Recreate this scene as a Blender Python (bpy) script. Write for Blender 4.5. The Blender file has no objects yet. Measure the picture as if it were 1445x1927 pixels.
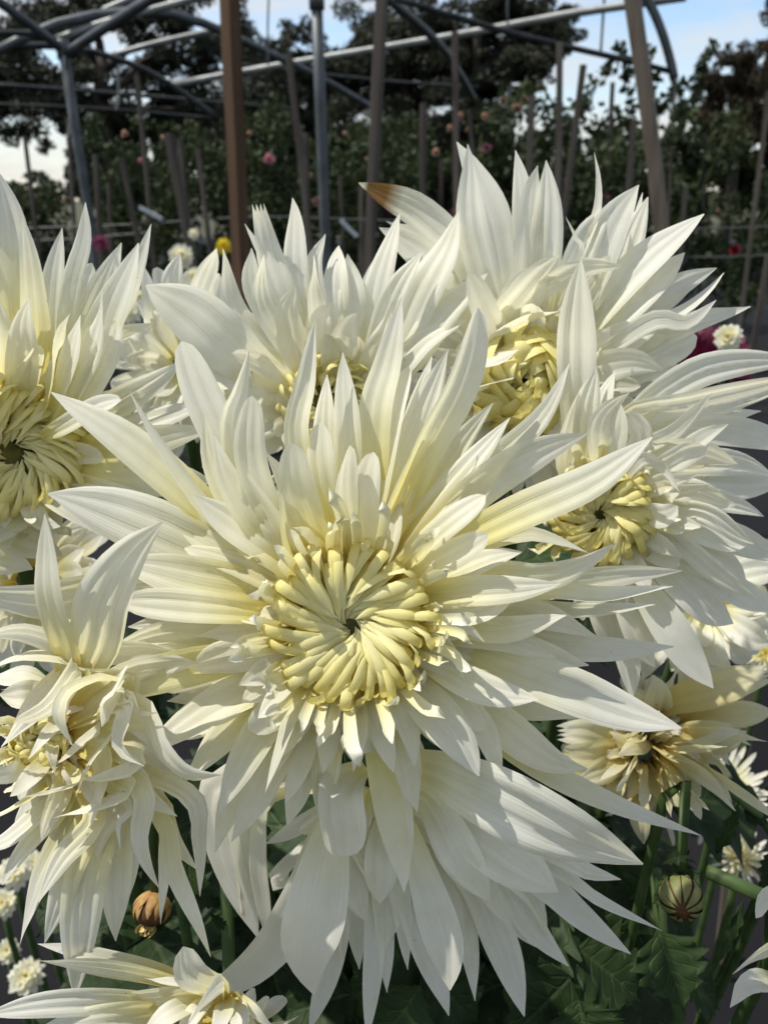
import bpy, math, random
import numpy as np
from mathutils import Vector
R = math.radians
rng = np.random.default_rng(7)
random.seed(7)
scene = bpy.context.scene
col = scene.collection

# ------------------------------------------------------------------ camera
PITCH = 22.0
CAM = np.array([0, 0, 1.30])
FPX = 1455.0
RIGHT = np.array([1.0, 0, 0])
FWD = np.array([0, math.cos(R(PITCH)), -math.sin(R(PITCH))])
UP = np.array([0, math.sin(R(PITCH)), math.cos(R(PITCH))])
cd = bpy.data.cameras.new('camera')
cd.sensor_fit = 'VERTICAL'
cd.sensor_height = 34.6
cd.lens = FPX / 1927 * 34.6
cd.clip_start = 0.01
cd.clip_end = 2000
cd.dof.use_dof = True
cd.dof.focus_distance = 0.255
cd.dof.aperture_fstop = 16
cam = bpy.data.objects.new('camera', cd)
col.objects.link(cam)
cam.location = CAM
cam.rotation_euler = (R(90 - PITCH), 0, 0)
scene.camera = cam

# ------------------------------------------------------------------ light
SUN_EL, SUN_AZ = 60.0, -80.0          # azimuth from +Y (ahead) towards +X
sdir = np.array([math.sin(R(SUN_AZ)) * math.cos(R(SUN_EL)), math.cos(R(SUN_AZ)) * math.cos(R(SUN_EL)), math.sin(R(SUN_EL))])
world = bpy.data.worlds.new('World')
scene.world = world
world.use_nodes = True
nt = world.node_tree
nt.nodes.clear()
N = nt.nodes.new
L = nt.links.new
out = N('ShaderNodeOutputWorld')
bg = N('ShaderNodeBackground')
sky = N('ShaderNodeTexSky')
sky.sky_type = 'NISHITA'
sky.sun_disc = False
sky.sun_elevation = R(SUN_EL)
sky.sun_rotation = R(SUN_AZ)
sky.dust_density = 0.6
bg.inputs[1].default_value = 0.135
tc = N('ShaderNodeTexCoord')
mp = N('ShaderNodeMapping')
mp.inputs['Scale'].default_value = (1.6, 1.6, 8.5)
mp.inputs['Rotation'].default_value = (0, R(6), R(20))
n1 = N('ShaderNodeTexNoise')
n1.inputs['Scale'].default_value = 2.3
n1.inputs['Detail'].default_value = 9
n1.inputs['Roughness'].default_value = 0.6
n1.inputs['Distortion'].default_value = 0.35
cr = N('ShaderNodeValToRGB')
cr.color_ramp.elements[0].position = 0.36
cr.color_ramp.elements[1].position = 0.66
mx = N('ShaderNodeMix')
mx.data_type = 'RGBA'
mx.inputs[7].default_value = (4.3, 4.25, 4.15, 1)
L(tc.outputs['Generated'], mp.inputs[0])
L(mp.outputs[0], n1.inputs['Vector'])
L(n1.outputs['Fac'], cr.inputs[0])
L(cr.outputs[0], mx.inputs[0])
L(sky.outputs[0], mx.inputs[6])
L(mx.outputs[2], bg.inputs[0])
L(bg.outputs[0], out.inputs[0])

sl = bpy.data.lights.new('sun', 'SUN')
sl.energy = 3.9
sl.angle = R(0.6)
sl.color = (1.0, 0.95, 0.86)
so = bpy.data.objects.new('sun', sl)
col.objects.link(so)
so.location = (0, 0, 8)
so.rotation_euler = Vector(-sdir).to_track_quat('-Z', 'Y').to_euler()

scene.view_settings.view_transform = 'Standard'
scene.view_settings.look = 'None'
scene.view_settings.exposure = 0.48
scene.view_settings.gamma = 1
scene.view_settings.use_curve_mapping = False
scene.cycles.use_denoising = True
scene.cycles.max_bounces = 10
scene.cycles.diffuse_bounces = 6
scene.cycles.transmission_bounces = 6
scene.cycles.transparent_max_bounces = 4
scene.cycles.caustics_reflective = False
scene.cycles.caustics_refractive = False
scene.cycles.use_adaptive_sampling = True


# ------------------------------------------------------------------ helpers
def P(px, py, d):
    return CAM + RIGHT * ((px - 722.5) / FPX * d) - UP * ((py - 963.5) / FPX * d) + FWD * d


def PY(px, py, Y):
    v = RIGHT * ((px - 722.5) / FPX) - UP * ((py - 963.5) / FPX) + FWD
    return CAM + v * (Y / v[1])


def nrm(v):
    v = np.asarray(v, float)
    return v / (np.linalg.norm(v, axis=-1, keepdims=True) + 1e-12)


def new_obj(name, me, parent=None, mat=None):
    o = bpy.data.objects.new(name, me)
    col.objects.link(o)
    if mat is not None and me is not None and not me.materials:
        me.materials.append(mat)
    if parent is not None:
        o.parent = parent
    return o


def empty(name, loc, label=None, cat=None, group=None):
    o = bpy.data.objects.new(name, None)
    o.empty_display_size = 0.02
    col.objects.link(o)
    o.location = loc
    tag(o, label, cat, group)
    return o


def tag(o, label=None, cat=None, group=None, kind=None):
    if label: o['label'] = label
    if cat: o['category'] = cat
    if group: o['group'] = group
    if kind: o['kind'] = kind
    return o


def mesh(name, v, f, smooth=True, uv=None):
    me = bpy.data.meshes.new(name)
    me.from_pydata(np.asarray(v).tolist(), [], f)
    if smooth:
        me.polygons.foreach_set('use_smooth', np.ones(len(me.polygons), bool))
    if uv is not None:
        ul = me.uv_layers.new(name='UVMap')
        idx = np.empty(len(me.loops), np.int32)
        me.loops.foreach_get('vertex_index', idx)
        ul.data.foreach_set('uv', np.asarray(uv, np.float32)[idx].ravel())
    return me


def catmull(pts, n=40):
    p = np.asarray(pts, float)
    if len(p) == 2:
        t = np.linspace(0, 1, n)[:, None]
        return p[0] * (1 - t) + p[1] * t
    p = np.vstack([2 * p[0] - p[1], p, 2 * p[-1] - p[-2]])
    outp = []
    seg = len(p) - 3
    m = max(4, n // seg)
    for i in range(seg):
        a, b, c, d = p[i:i + 4]
        t = np.linspace(0, 1, m, endpoint=(i == seg - 1))[:, None]
        outp.append(0.5 * (2 * b + (c - a) * t + (2 * a - 5 * b + 4 * c - d) * t ** 2 + (3 * b - a - 3 * c + d) * t ** 3))
    return np.vstack(outp)


def resample(c, ts):
    s = np.concatenate([[0], np.cumsum(np.linalg.norm(np.diff(c, axis=0), axis=1))])
    s /= s[-1]
    return np.stack([np.interp(ts, s, c[:, k]) for k in range(3)], 1)


_faces = {}


def grid_faces(r, c):
    if (r, c) not in _faces:
        _faces[(r, c)] = [(i * c + j, i * c + j + 1, (i + 1) * c + j + 1, (i + 1) * c + j) for i in range(r - 1) for j in range(c - 1)]
    return _faces[(r, c)]


def frames(c, n0):
    T = nrm(np.gradient(c, axis=0))
    Ns = np.empty_like(c)
    n = n0 - T[0] * np.dot(n0, T[0])
    if np.linalg.norm(n) < 1e-4:
        n = np.cross(T[0], [0.3, 0.5, 0.8])
    n = nrm(n)
    for i in range(len(c)):
        n = n - T[i] * np.dot(n, T[i])
        n = nrm(n)
        Ns[i] = n
    S = np.cross(T, Ns)
    return T, S, Ns


TS = {r: 1 - (1 - np.linspace(0, 1, r)) ** 1.25 for r in range(4, 40)}


def petal_mesh(pts, w, n0, wrap=(1.6, 0.7), tip='p', groove=0.10, twist=0.0, roll=0.0, rows=17, cols=9, base=0.42, wave=0.05, peak=0.62, nridge=1.5, calm=False):
    """a strap petal: centre line through pts, channelled cross-section, longitudinal ridges"""
    t = TS[rows]
    c = resample(catmull(pts), t)
    T, S, Nn = frames(c, np.asarray(n0, float))
    if rows >= 13 and base < 0.55:
        hk = random.gauss(0, 0.15 if calm else 0.38) if random.random() < 0.55 else 0.0
        hs = random.gauss(0, 0.12)
        kk = np.clip((t - 0.72) / 0.28, 0, 1) ** 2
        c = c + (Nn * hk + S * hs) * (kk * w)[:, None] + S * (0.05 * w * np.sin(t * random.uniform(4, 9) + random.uniform(0, 6)) * t)[:, None]
        T, S, Nn = frames(c, np.asarray(n0, float))
        if random.random() < 0.22 and not calm:
            wave = wave * 2.4
        if random.random() < 0.15 and not calm:
            twist = twist + random.choice([-1, 1]) * random.uniform(.5, 1.1)
    ang = roll + twist * t
    ca, sa = np.cos(ang)[:, None], np.sin(ang)[:, None]
    S, Nn = S * ca + Nn * sa, Nn * ca - S * sa
    up = np.clip(t / peak, 0, 1)
    up = base + (1 - base) * (up * up * (3 - 2 * up))
    s = np.clip((t - peak) / (1 - peak), 0, 1)
    if tip == 'p':
        dn = 1 - s ** 2.3
    elif tip == 'r':
        dn = np.sqrt(np.clip(1 - s ** 2.6, 0, 1))
    else:
        dn = 1 - 0.62 * s ** 2
    h = w / 2 * up * np.maximum(dn, 0.03)
    v = np.linspace(-1, 1, cols)
    om = wrap[0] + (wrap[1] - wrap[0]) * np.clip(t / 0.75, 0, 1) ** 0.8
    om = np.where(np.abs(om) < 0.05, 0.05, om)
    a = v[None, :] * om[:, None] / 2
    rho = (2 * h / om)[:, None]
    x = rho * np.sin(a)
    y = rho * (1 - np.cos(a))
    ph = random.uniform(0, 6.28)
    fade = np.clip(t / 0.15, 0, 1) * np.clip((1 - t) / 0.12, 0, 1)
    y = y + groove * (h * fade)[:, None] * np.cos(v * math.pi * 2 * nridge + random.uniform(-.5, .5))[None, :]
    y = y + wave * w * fade[:, None] * (np.abs(v) ** 2)[None, :] * np.sin(t * random.uniform(7, 14) + ph)[:, None] * np.where(v < 0, 1, -0.7)[None, :]
    x = x + 0.35 * wave * w * fade[:, None] * np.sin(t * random.uniform(6, 11) + ph * 2)[:, None]
    V = c[:, None, :] + S[:, None, :] * x[..., None] + Nn[:, None, :] * y[..., None]
    if tip == 'n':
        k = np.clip((t - 0.8) / 0.2, 0, 1)[:, None] * (0.55 * np.cos(v * math.pi * 1.5)[None, :] ** 2 - 0.1)
        V = V - T[:, None, :] * (k * w * 0.55)[..., None]
    uv = np.stack(np.broadcast_arrays(t[:, None], (v[None, :] + 1) / 2), -1).reshape(-1, 2)
    return V.reshape(-1, 3), grid_faces(rows, cols), uv


def tube_mesh(pts, r0, r1=None, seg=8, n=14, squash=1.0, cap=True):
    c = resample(catmull(pts, max(24, n * 2)), np.linspace(0, 1, n))
    r = np.linspace(r0, r0 if r1 is None else r1, n)
    n0 = np.array([0.31, -0.77, 0.55])
    T, S, Nn = frames(c, n0)
    a = np.linspace(0, 2 * math.pi, seg, endpoint=False)
    V = c[:, None, :] + (S[:, None, :] * np.cos(a)[None, :, None] + Nn[:, None, :] * (np.sin(a) * squash)[None, :, None]) * r[:, None, None]
    f = [(i * seg + j, i * seg + (j + 1) % seg, (i + 1) * seg + (j + 1) % seg, (i + 1) * seg + j) for i in range(n - 1) for j in range(seg)]
    if cap:
        f += [tuple(range(seg - 1, -1, -1)), tuple((n - 1) * seg + j for j in range(seg))]
    uv = np.stack(np.broadcast_arrays(np.linspace(0, 1, n)[:, None], a[None, :] / 6.283), -1).reshape(-1, 2)
    return V.reshape(-1, 3), f, uv


def add(name, geo, parent, mat, origin=None, smooth=True):
    v, f, uv = geo
    o0 = np.array(parent.location) if origin is None and parent is not None else (np.zeros(3) if origin is None else origin)
    return new_obj(name, mesh(name, v - o0, f, smooth, uv), parent, mat)


# ------------------------------------------------------------------ materials
def base_mat(name):
    m = bpy.data.materials.new(name)
    m.use_nodes = True
    t = m.node_tree
    t.nodes.clear()
    o = t.nodes.new('ShaderNodeOutputMaterial')
    return m, t, t.nodes.new, t.links.new, o


def ramp(node, stops):
    el = node.color_ramp.elements
    while len(el) < len(stops):
        el.new(0.5)
    for e, (p, c) in zip(el, stops):
        e.position = p
        e.color = (*c, 1)


def petal_mat(name, stops, transl=0.5, var=0.22, rough=0.55, spots=0.0, tint=(0.93, 0.95, 1.0)):
    m, t, N, L, o = base_mat(name)
    uv = N('ShaderNodeUVMap')
    sep = N('ShaderNodeSeparateXYZ')
    L(uv.outputs[0], sep.inputs[0])
    oi = N('ShaderNodeObjectInfo')
    # shift of the pigment ramp from petal to petal
    sh = N('ShaderNodeMath'); sh.operation = 'MULTIPLY_ADD'
    sh.inputs[1].default_value = var; sh.inputs[2].default_value = -var / 2
    L(oi.outputs['Random'], sh.inputs[0])
    ad = N('ShaderNodeMath'); ad.operation = 'ADD'
    L(sep.outputs[0], ad.inputs[0]); L(sh.outputs[0], ad.inputs[1])
    rp = N('ShaderNodeValToRGB')
    ramp(rp, stops)
    L(ad.outputs[0], rp.inputs[0])
    # veins
    mp = N('ShaderNodeMapping')
    mp.inputs['Scale'].default_value = (1.6, 34, 1)
    L(uv.outputs[0], mp.inputs[0])
    offs = N('ShaderNodeCombineXYZ')
    mul = N('ShaderNodeMath'); mul.operation = 'MULTIPLY'; mul.inputs[1].default_value = 57
    L(oi.outputs['Random'], mul.inputs[0]); L(mul.outputs[0], offs.inputs[0]); L(mul.outputs[0], offs.inputs[1])
    L(offs.outputs[0], mp.inputs['Location'])
    nz = N('ShaderNodeTexNoise'); nz.inputs['Scale'].default_value = 1.0; nz.inputs['Detail'].default_value = 3
    L(mp.outputs[0], nz.inputs['Vector'])
    vr = N('ShaderNodeValToRGB')
    ramp(vr, [(0.30, (0.90, 0.90, 0.84)), (0.62, (1, 1, 1))])
    L(nz.outputs['Fac'], vr.inputs[0])
    mm = N('ShaderNodeMix'); mm.data_type = 'RGBA'; mm.blend_type = 'MULTIPLY'; mm.inputs[0].default_value = 0.75
    L(rp.outputs[0], mm.inputs[6]); L(vr.outputs[0], mm.inputs[7])
    # blotches and dirt
    g = N('ShaderNodeTexCoord')
    n2 = N('ShaderNodeTexNoise'); n2.inputs['Scale'].default_value = 95; n2.inputs['Detail'].default_value = 4
    L(g.outputs['Object'], n2.inputs['Vector'])
    r2 = N('ShaderNodeValToRGB')
    ramp(r2, [(0.25, (0.90, 0.89, 0.82)), (0.55, (1, 1, 1))])
    L(n2.outputs['Fac'], r2.inputs[0])
    m3 = N('ShaderNodeMix'); m3.data_type = 'RGBA'; m3.blend_type = 'MULTIPLY'; m3.inputs[0].default_value = 0.7
    L(mm.outputs[2], m3.inputs[6]); L(r2.outputs[0], m3.inputs[7])
    last = m3.outputs[2]
    n4 = N('ShaderNodeTexNoise'); n4.inputs['Scale'].default_value = 420; n4.inputs['Detail'].default_value = 1
    L(g.outputs['Object'], n4.inputs['Vector'])
    r4 = N('ShaderNodeValToRGB')
    ramp(r4, [(0.165 + 0.08 * spots, (0.42, 0.33, 0.2)), (0.19 + 0.10 * spots, (1, 1, 1))])
    L(n4.outputs['Fac'], r4.inputs[0])
    m5 = N('ShaderNodeMix'); m5.data_type = 'RGBA'; m5.blend_type = 'MULTIPLY'; m5.inputs[0].default_value = 0.8
    L(last, m5.inputs[6]); L(r4.outputs[0], m5.inputs[7])
    last = m5.outputs[2]
    bp = N('ShaderNodeBump'); bp.inputs['Strength'].default_value = 0.35; bp.inputs['Distance'].default_value = 0.0006
    L(nz.outputs['Fac'], bp.inputs['Height'])
    pb = N('ShaderNodeBsdfPrincipled')
    pb.inputs['Roughness'].default_value = rough
    pb.inputs['Specular IOR Level'].default_value = 0.35
    pb.inputs['Sheen Weight'].default_value = 0.05
    L(last, pb.inputs['Base Color']); L(bp.outputs[0], pb.inputs['Normal'])
    tr = N('ShaderNodeBsdfTranslucent')
    mw_ = N('ShaderNodeMix'); mw_.data_type = 'RGBA'; mw_.blend_type = 'MULTIPLY'; mw_.inputs[0].default_value = 1.0
    mw_.inputs[7].default_value = (1.0, 0.975, 0.86, 1)
    L(last, mw_.inputs[6])
    L(mw_.outputs[2], tr.inputs[0]); L(bp.outputs[0], tr.inputs['Normal'])
    ms = N('ShaderNodeMixShader'); ms.inputs[0].default_value = transl
    L(pb.outputs[0], ms.inputs[1]); L(tr.outputs[0], ms.inputs[2])
    L(ms.outputs[0], o.inputs[0])
    return m


def simple_mat(name, c1, c2, scale=8, rough=0.7, bump=0.3, dist=0.01, detail=6, coord='Object', stretch=(1, 1, 1), transl=0.0, metal=0.0, objvar=0.0, spec=0.3):
    m, t, N, L, o = base_mat(name)
    g = N('ShaderNodeTexCoord')
    mp = N('ShaderNodeMapping'); mp.inputs['Scale'].default_value = stretch
    L(g.outputs[coord], mp.inputs[0])
    nz = N('ShaderNodeTexNoise'); nz.inputs['Scale'].default_value = scale; nz.inputs['Detail'].default_value = detail
    L(mp.outputs[0], nz.inputs['Vector'])
    rp = N('ShaderNodeValToRGB'); ramp(rp, [(0.32, c1), (0.68, c2)])
    L(nz.outputs['Fac'], rp.inputs[0])
    colr = rp.outputs[0]
    if objvar:
        oi = N('ShaderNodeObjectInfo')
        hv = N('ShaderNodeHueSaturation')
        ma = N('ShaderNodeMath'); ma.operation = 'MULTIPLY_ADD'; ma.inputs[1].default_value = objvar; ma.inputs[2].default_value = 1 - objvar / 2
        L(oi.outputs['Random'], ma.inputs[0]); L(ma.outputs[0], hv.inputs['Value']); L(colr, hv.inputs['Color'])
        colr = hv.outputs[0]
    bp = N('ShaderNodeBump'); bp.inputs['Strength'].default_value = bump; bp.inputs['Distance'].default_value = dist
    L(nz.outputs['Fac'], bp.inputs['Height'])
    pb = N('ShaderNodeBsdfPrincipled')
    pb.inputs['Roughness'].default_value = rough
    pb.inputs['Metallic'].default_value = metal
    pb.inputs['Specular IOR Level'].default_value = spec
    L(colr, pb.inputs['Base Color']); L(bp.outputs[0], pb.inputs['Normal'])
    sh = pb.outputs[0]
    if transl:
        tr = N('ShaderNodeBsdfTranslucent'); L(colr, tr.inputs[0])
        ms = N('ShaderNodeMixShader'); ms.inputs[0].default_value = transl
        L(sh, ms.inputs[1]); L(tr.outputs[0], ms.inputs[2])
        sh = ms.outputs[0]
    L(sh, o.inputs[0])
    return m


YB, YM, CR_, WH = (0.82, 0.70, 0.17), (0.87, 0.81, 0.38), (0.90, 0.885, 0.69), (0.92, 0.91, 0.825)
M_petal = petal_mat('white_petal', [(0.14, YB), (0.36, YM), (0.60, CR_), (0.88, WH)])
M_petal_far = petal_mat('white_petal_back', [(0.05, YM), (0.28, CR_), (0.5, (0.89, 0.89, 0.82)), (0.8, WH)])
M_petal_warm = petal_mat('cream_petal', [(0.06, (0.74, 0.52, 0.08)), (0.25, (0.82, 0.72, 0.28)), (0.50, (0.87, 0.84, 0.58)), (0.75, WH)])
M_floret = petal_mat('cream_floret', [(0.0, (0.66, 0.56, 0.06)), (0.3, (0.84, 0.72, 0.17)), (0.70, (0.89, 0.82, 0.36)), (1.0, (0.90, 0.87, 0.52))], transl=0.40, rough=0.45)
M_spoon = petal_mat('spoon_floret', [(0.0, (0.70, 0.58, 0.10)), (0.35, (0.82, 0.73, 0.28)), (0.8, (0.88, 0.86, 0.64)), (1.0, (0.90, 0.89, 0.78))], transl=0.34, rough=0.45)
M_spent = petal_mat('wilted_petal', [(0.0, (0.42, 0.28, 0.06)), (0.3, (0.64, 0.53, 0.20)), (0.7, (0.74, 0.70, 0.44)), (1.0, (0.78, 0.77, 0.66))], spots=0.35)
M_browntip = petal_mat('brown_tipped_petal', [(0.2, CR_), (0.55, WH), (0.80, (0.86, 0.83, 0.66)), (0.87, (0.30, 0.15, 0.04)), (0.955, (0.22, 0.12, 0.04)), (0.975, (0.85, 0.82, 0.62))], var=0.0)
M_maroon = petal_mat('maroon_petal', [(0.0, (0.06, 0.003, 0.012)), (0.6, (0.10, 0.005, 0.024)), (1.0, (0.13, 0.010, 0.04))], transl=0.3)
M_pink = petal_mat('pink_rose_petal', [(0.0, (0.55, 0.25, 0.29)), (1.0, (0.60, 0.27, 0.36))])
M_peach = petal_mat('peach_rose_petal', [(0.0, (0.50, 0.30, 0.22)), (1.0, (0.56, 0.36, 0.30))])
M_magenta = petal_mat('magenta_rose_petal', [(0.0, (0.22, 0.04, 0.10)), (1.0, (0.28, 0.07, 0.15))])
M_yellow = petal_mat('yellow_petal', [(0.0, (0.75, 0.55, 0.02)), (1.0, (0.82, 0.68, 0.05))])
M_red = petal_mat('red_petal', [(0.0, (0.20, 0.006, 0.015)), (1.0, (0.25, 0.01, 0.025))])
M_stem = simple_mat('green_stem', (0.035, 0.066, 0.018), (0.07, 0.11, 0.035), 60, 0.55, 0.3, 0.001, transl=0.1)
M_calyx = simple_mat('calyx_green', (0.06, 0.10, 0.03), (0.12, 0.15, 0.06), 120, 0.6, 0.3, 0.001)
M_leaf, lt, LN, LL, lo = base_mat('mum_leaf')
lu = LN('ShaderNodeUVMap'); lsx = LN('ShaderNodeSeparateXYZ'); LL(lu.outputs[0], lsx.inputs[0])


def lmath(op, a, b=None, c=None):
    n = LN('ShaderNodeMath'); n.operation = op
    for k, q in enumerate((a, b, c)):
        if q is None: continue
        if isinstance(q, (int, float)): n.inputs[k].default_value = q
        else: LL(q, n.inputs[k])
    return n.outputs[0]


l_av = lmath('ABSOLUTE', lmath('SUBTRACT', lsx.outputs[1], 0.5))
l_mid = lmath('SMOOTH_MIN', 1.0, lmath('MAXIMUM', lmath('SUBTRACT', 1.0, lmath('MULTIPLY', l_av, 26.0)), 0.0), 0.05)
l_side = lmath('POWER', lmath('ABSOLUTE', lmath('SINE', lmath('MULTIPLY', lmath('SUBTRACT', lmath('MULTIPLY', lsx.outputs[0], 6.5), lmath('MULTIPLY', l_av, 3.4)), 3.1416))), 26.0)
l_vein = lmath('MINIMUM', lmath('ADD', l_mid, lmath('MULTIPLY', l_side, 0.55)), 1.0)
l_tc = LN('ShaderNodeTexCoord'); l_n = LN('ShaderNodeTexNoise'); l_n.inputs['Scale'].default_value = 70; l_n.inputs['Detail'].default_value = 5
LL(l_tc.outputs['Object'], l_n.inputs['Vector'])
l_r = LN('ShaderNodeValToRGB'); ramp(l_r, [(0.3, (0.010, 0.024, 0.006)), (0.7, (0.026, 0.048, 0.013))]); LL(l_n.outputs['Fac'], l_r.inputs[0])
l_m = LN('ShaderNodeMix'); l_m.data_type = 'RGBA'; l_m.inputs[7].default_value = (0.055, 0.085, 0.030, 1)
LL(lmath('MULTIPLY', l_vein, 0.6), l_m.inputs[0]); LL(l_r.outputs[0], l_m.inputs[6])
l_oi = LN('ShaderNodeObjectInfo'); l_h = LN('ShaderNodeHueSaturation')
LL(lmath('MULTIPLY_ADD', l_oi.outputs['Random'], 0.6, 0.7), l_h.inputs['Value']); LL(l_m.outputs[2], l_h.inputs['Color'])
l_b = LN('ShaderNodeBump'); l_b.inputs['Strength'].default_value = 0.6; l_b.inputs['Distance'].default_value = 0.0012
LL(lmath('SUBTRACT', lmath('MULTIPLY', l_n.outputs['Fac'], 0.6), l_vein), l_b.inputs['Height'])
l_p = LN('ShaderNodeBsdfPrincipled'); l_p.inputs['Roughness'].default_value = 0.55; l_p.inputs['Specular IOR Level'].default_value = 0.2
LL(l_h.outputs[0], l_p.inputs['Base Color']); LL(l_b.outputs[0], l_p.inputs['Normal'])
l_t = LN('ShaderNodeBsdfTranslucent'); LL(l_h.outputs[0], l_t.inputs[0])
l_s = LN('ShaderNodeMixShader'); l_s.inputs[0].default_value = 0.25
LL(l_p.outputs[0], l_s.inputs[1]); LL(l_t.outputs[0], l_s.inputs[2]); LL(l_s.outputs[0], lo.inputs[0])
M_bud_g = simple_mat('bud_bract', (0.10, 0.12, 0.035), (0.20, 0.20, 0.08), 150, 0.6, 0.4, 0.001)
M_bud_d = simple_mat('bud_core', (0.05, 0.02, 0.008), (0.13, 0.06, 0.02), 200, 0.7, 0.4, 0.001)
M_bud_b = simple_mat('withered_bract', (0.22, 0.10, 0.03), (0.42, 0.28, 0.10), 150, 0.7, 0.4, 0.001)
M_bud_y = simple_mat('withered_floret', (0.45, 0.32, 0.10), (0.62, 0.50, 0.22), 150, 0.7, 0.4, 0.001)
M_eye = simple_mat('disc_eye', (0.05, 0.06, 0.012), (0.16, 0.14, 0.03), 300, 0.8, 0.5, 0.001)

ORIGIN = np.array([0, 0, 0.0])


# ------------------------------------------------------------------ chrysanthemums
def spec(s):
    """'x,y x,y x,y|w|layer|opts'"""
    a = s.split('|')
    pts = [tuple(float(q) for q in p.split(',')) for p in a[0].split()]
    return pts, float(a[1]), int(a[2]) if len(a) > 2 and a[2] else 1, a[3] if len(a) > 3 else ''


LAYER = {0: (0.2, 1.5, 1.7), 1: (-0.1, 0.8, 0.7), 2: (-0.5, 0.1, -0.3), 3: (-1.0, -0.6, -1.2), 4: (-1.4, -1.3, -2.4), 5: (0.6, 2.6, 3.2)}


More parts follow.
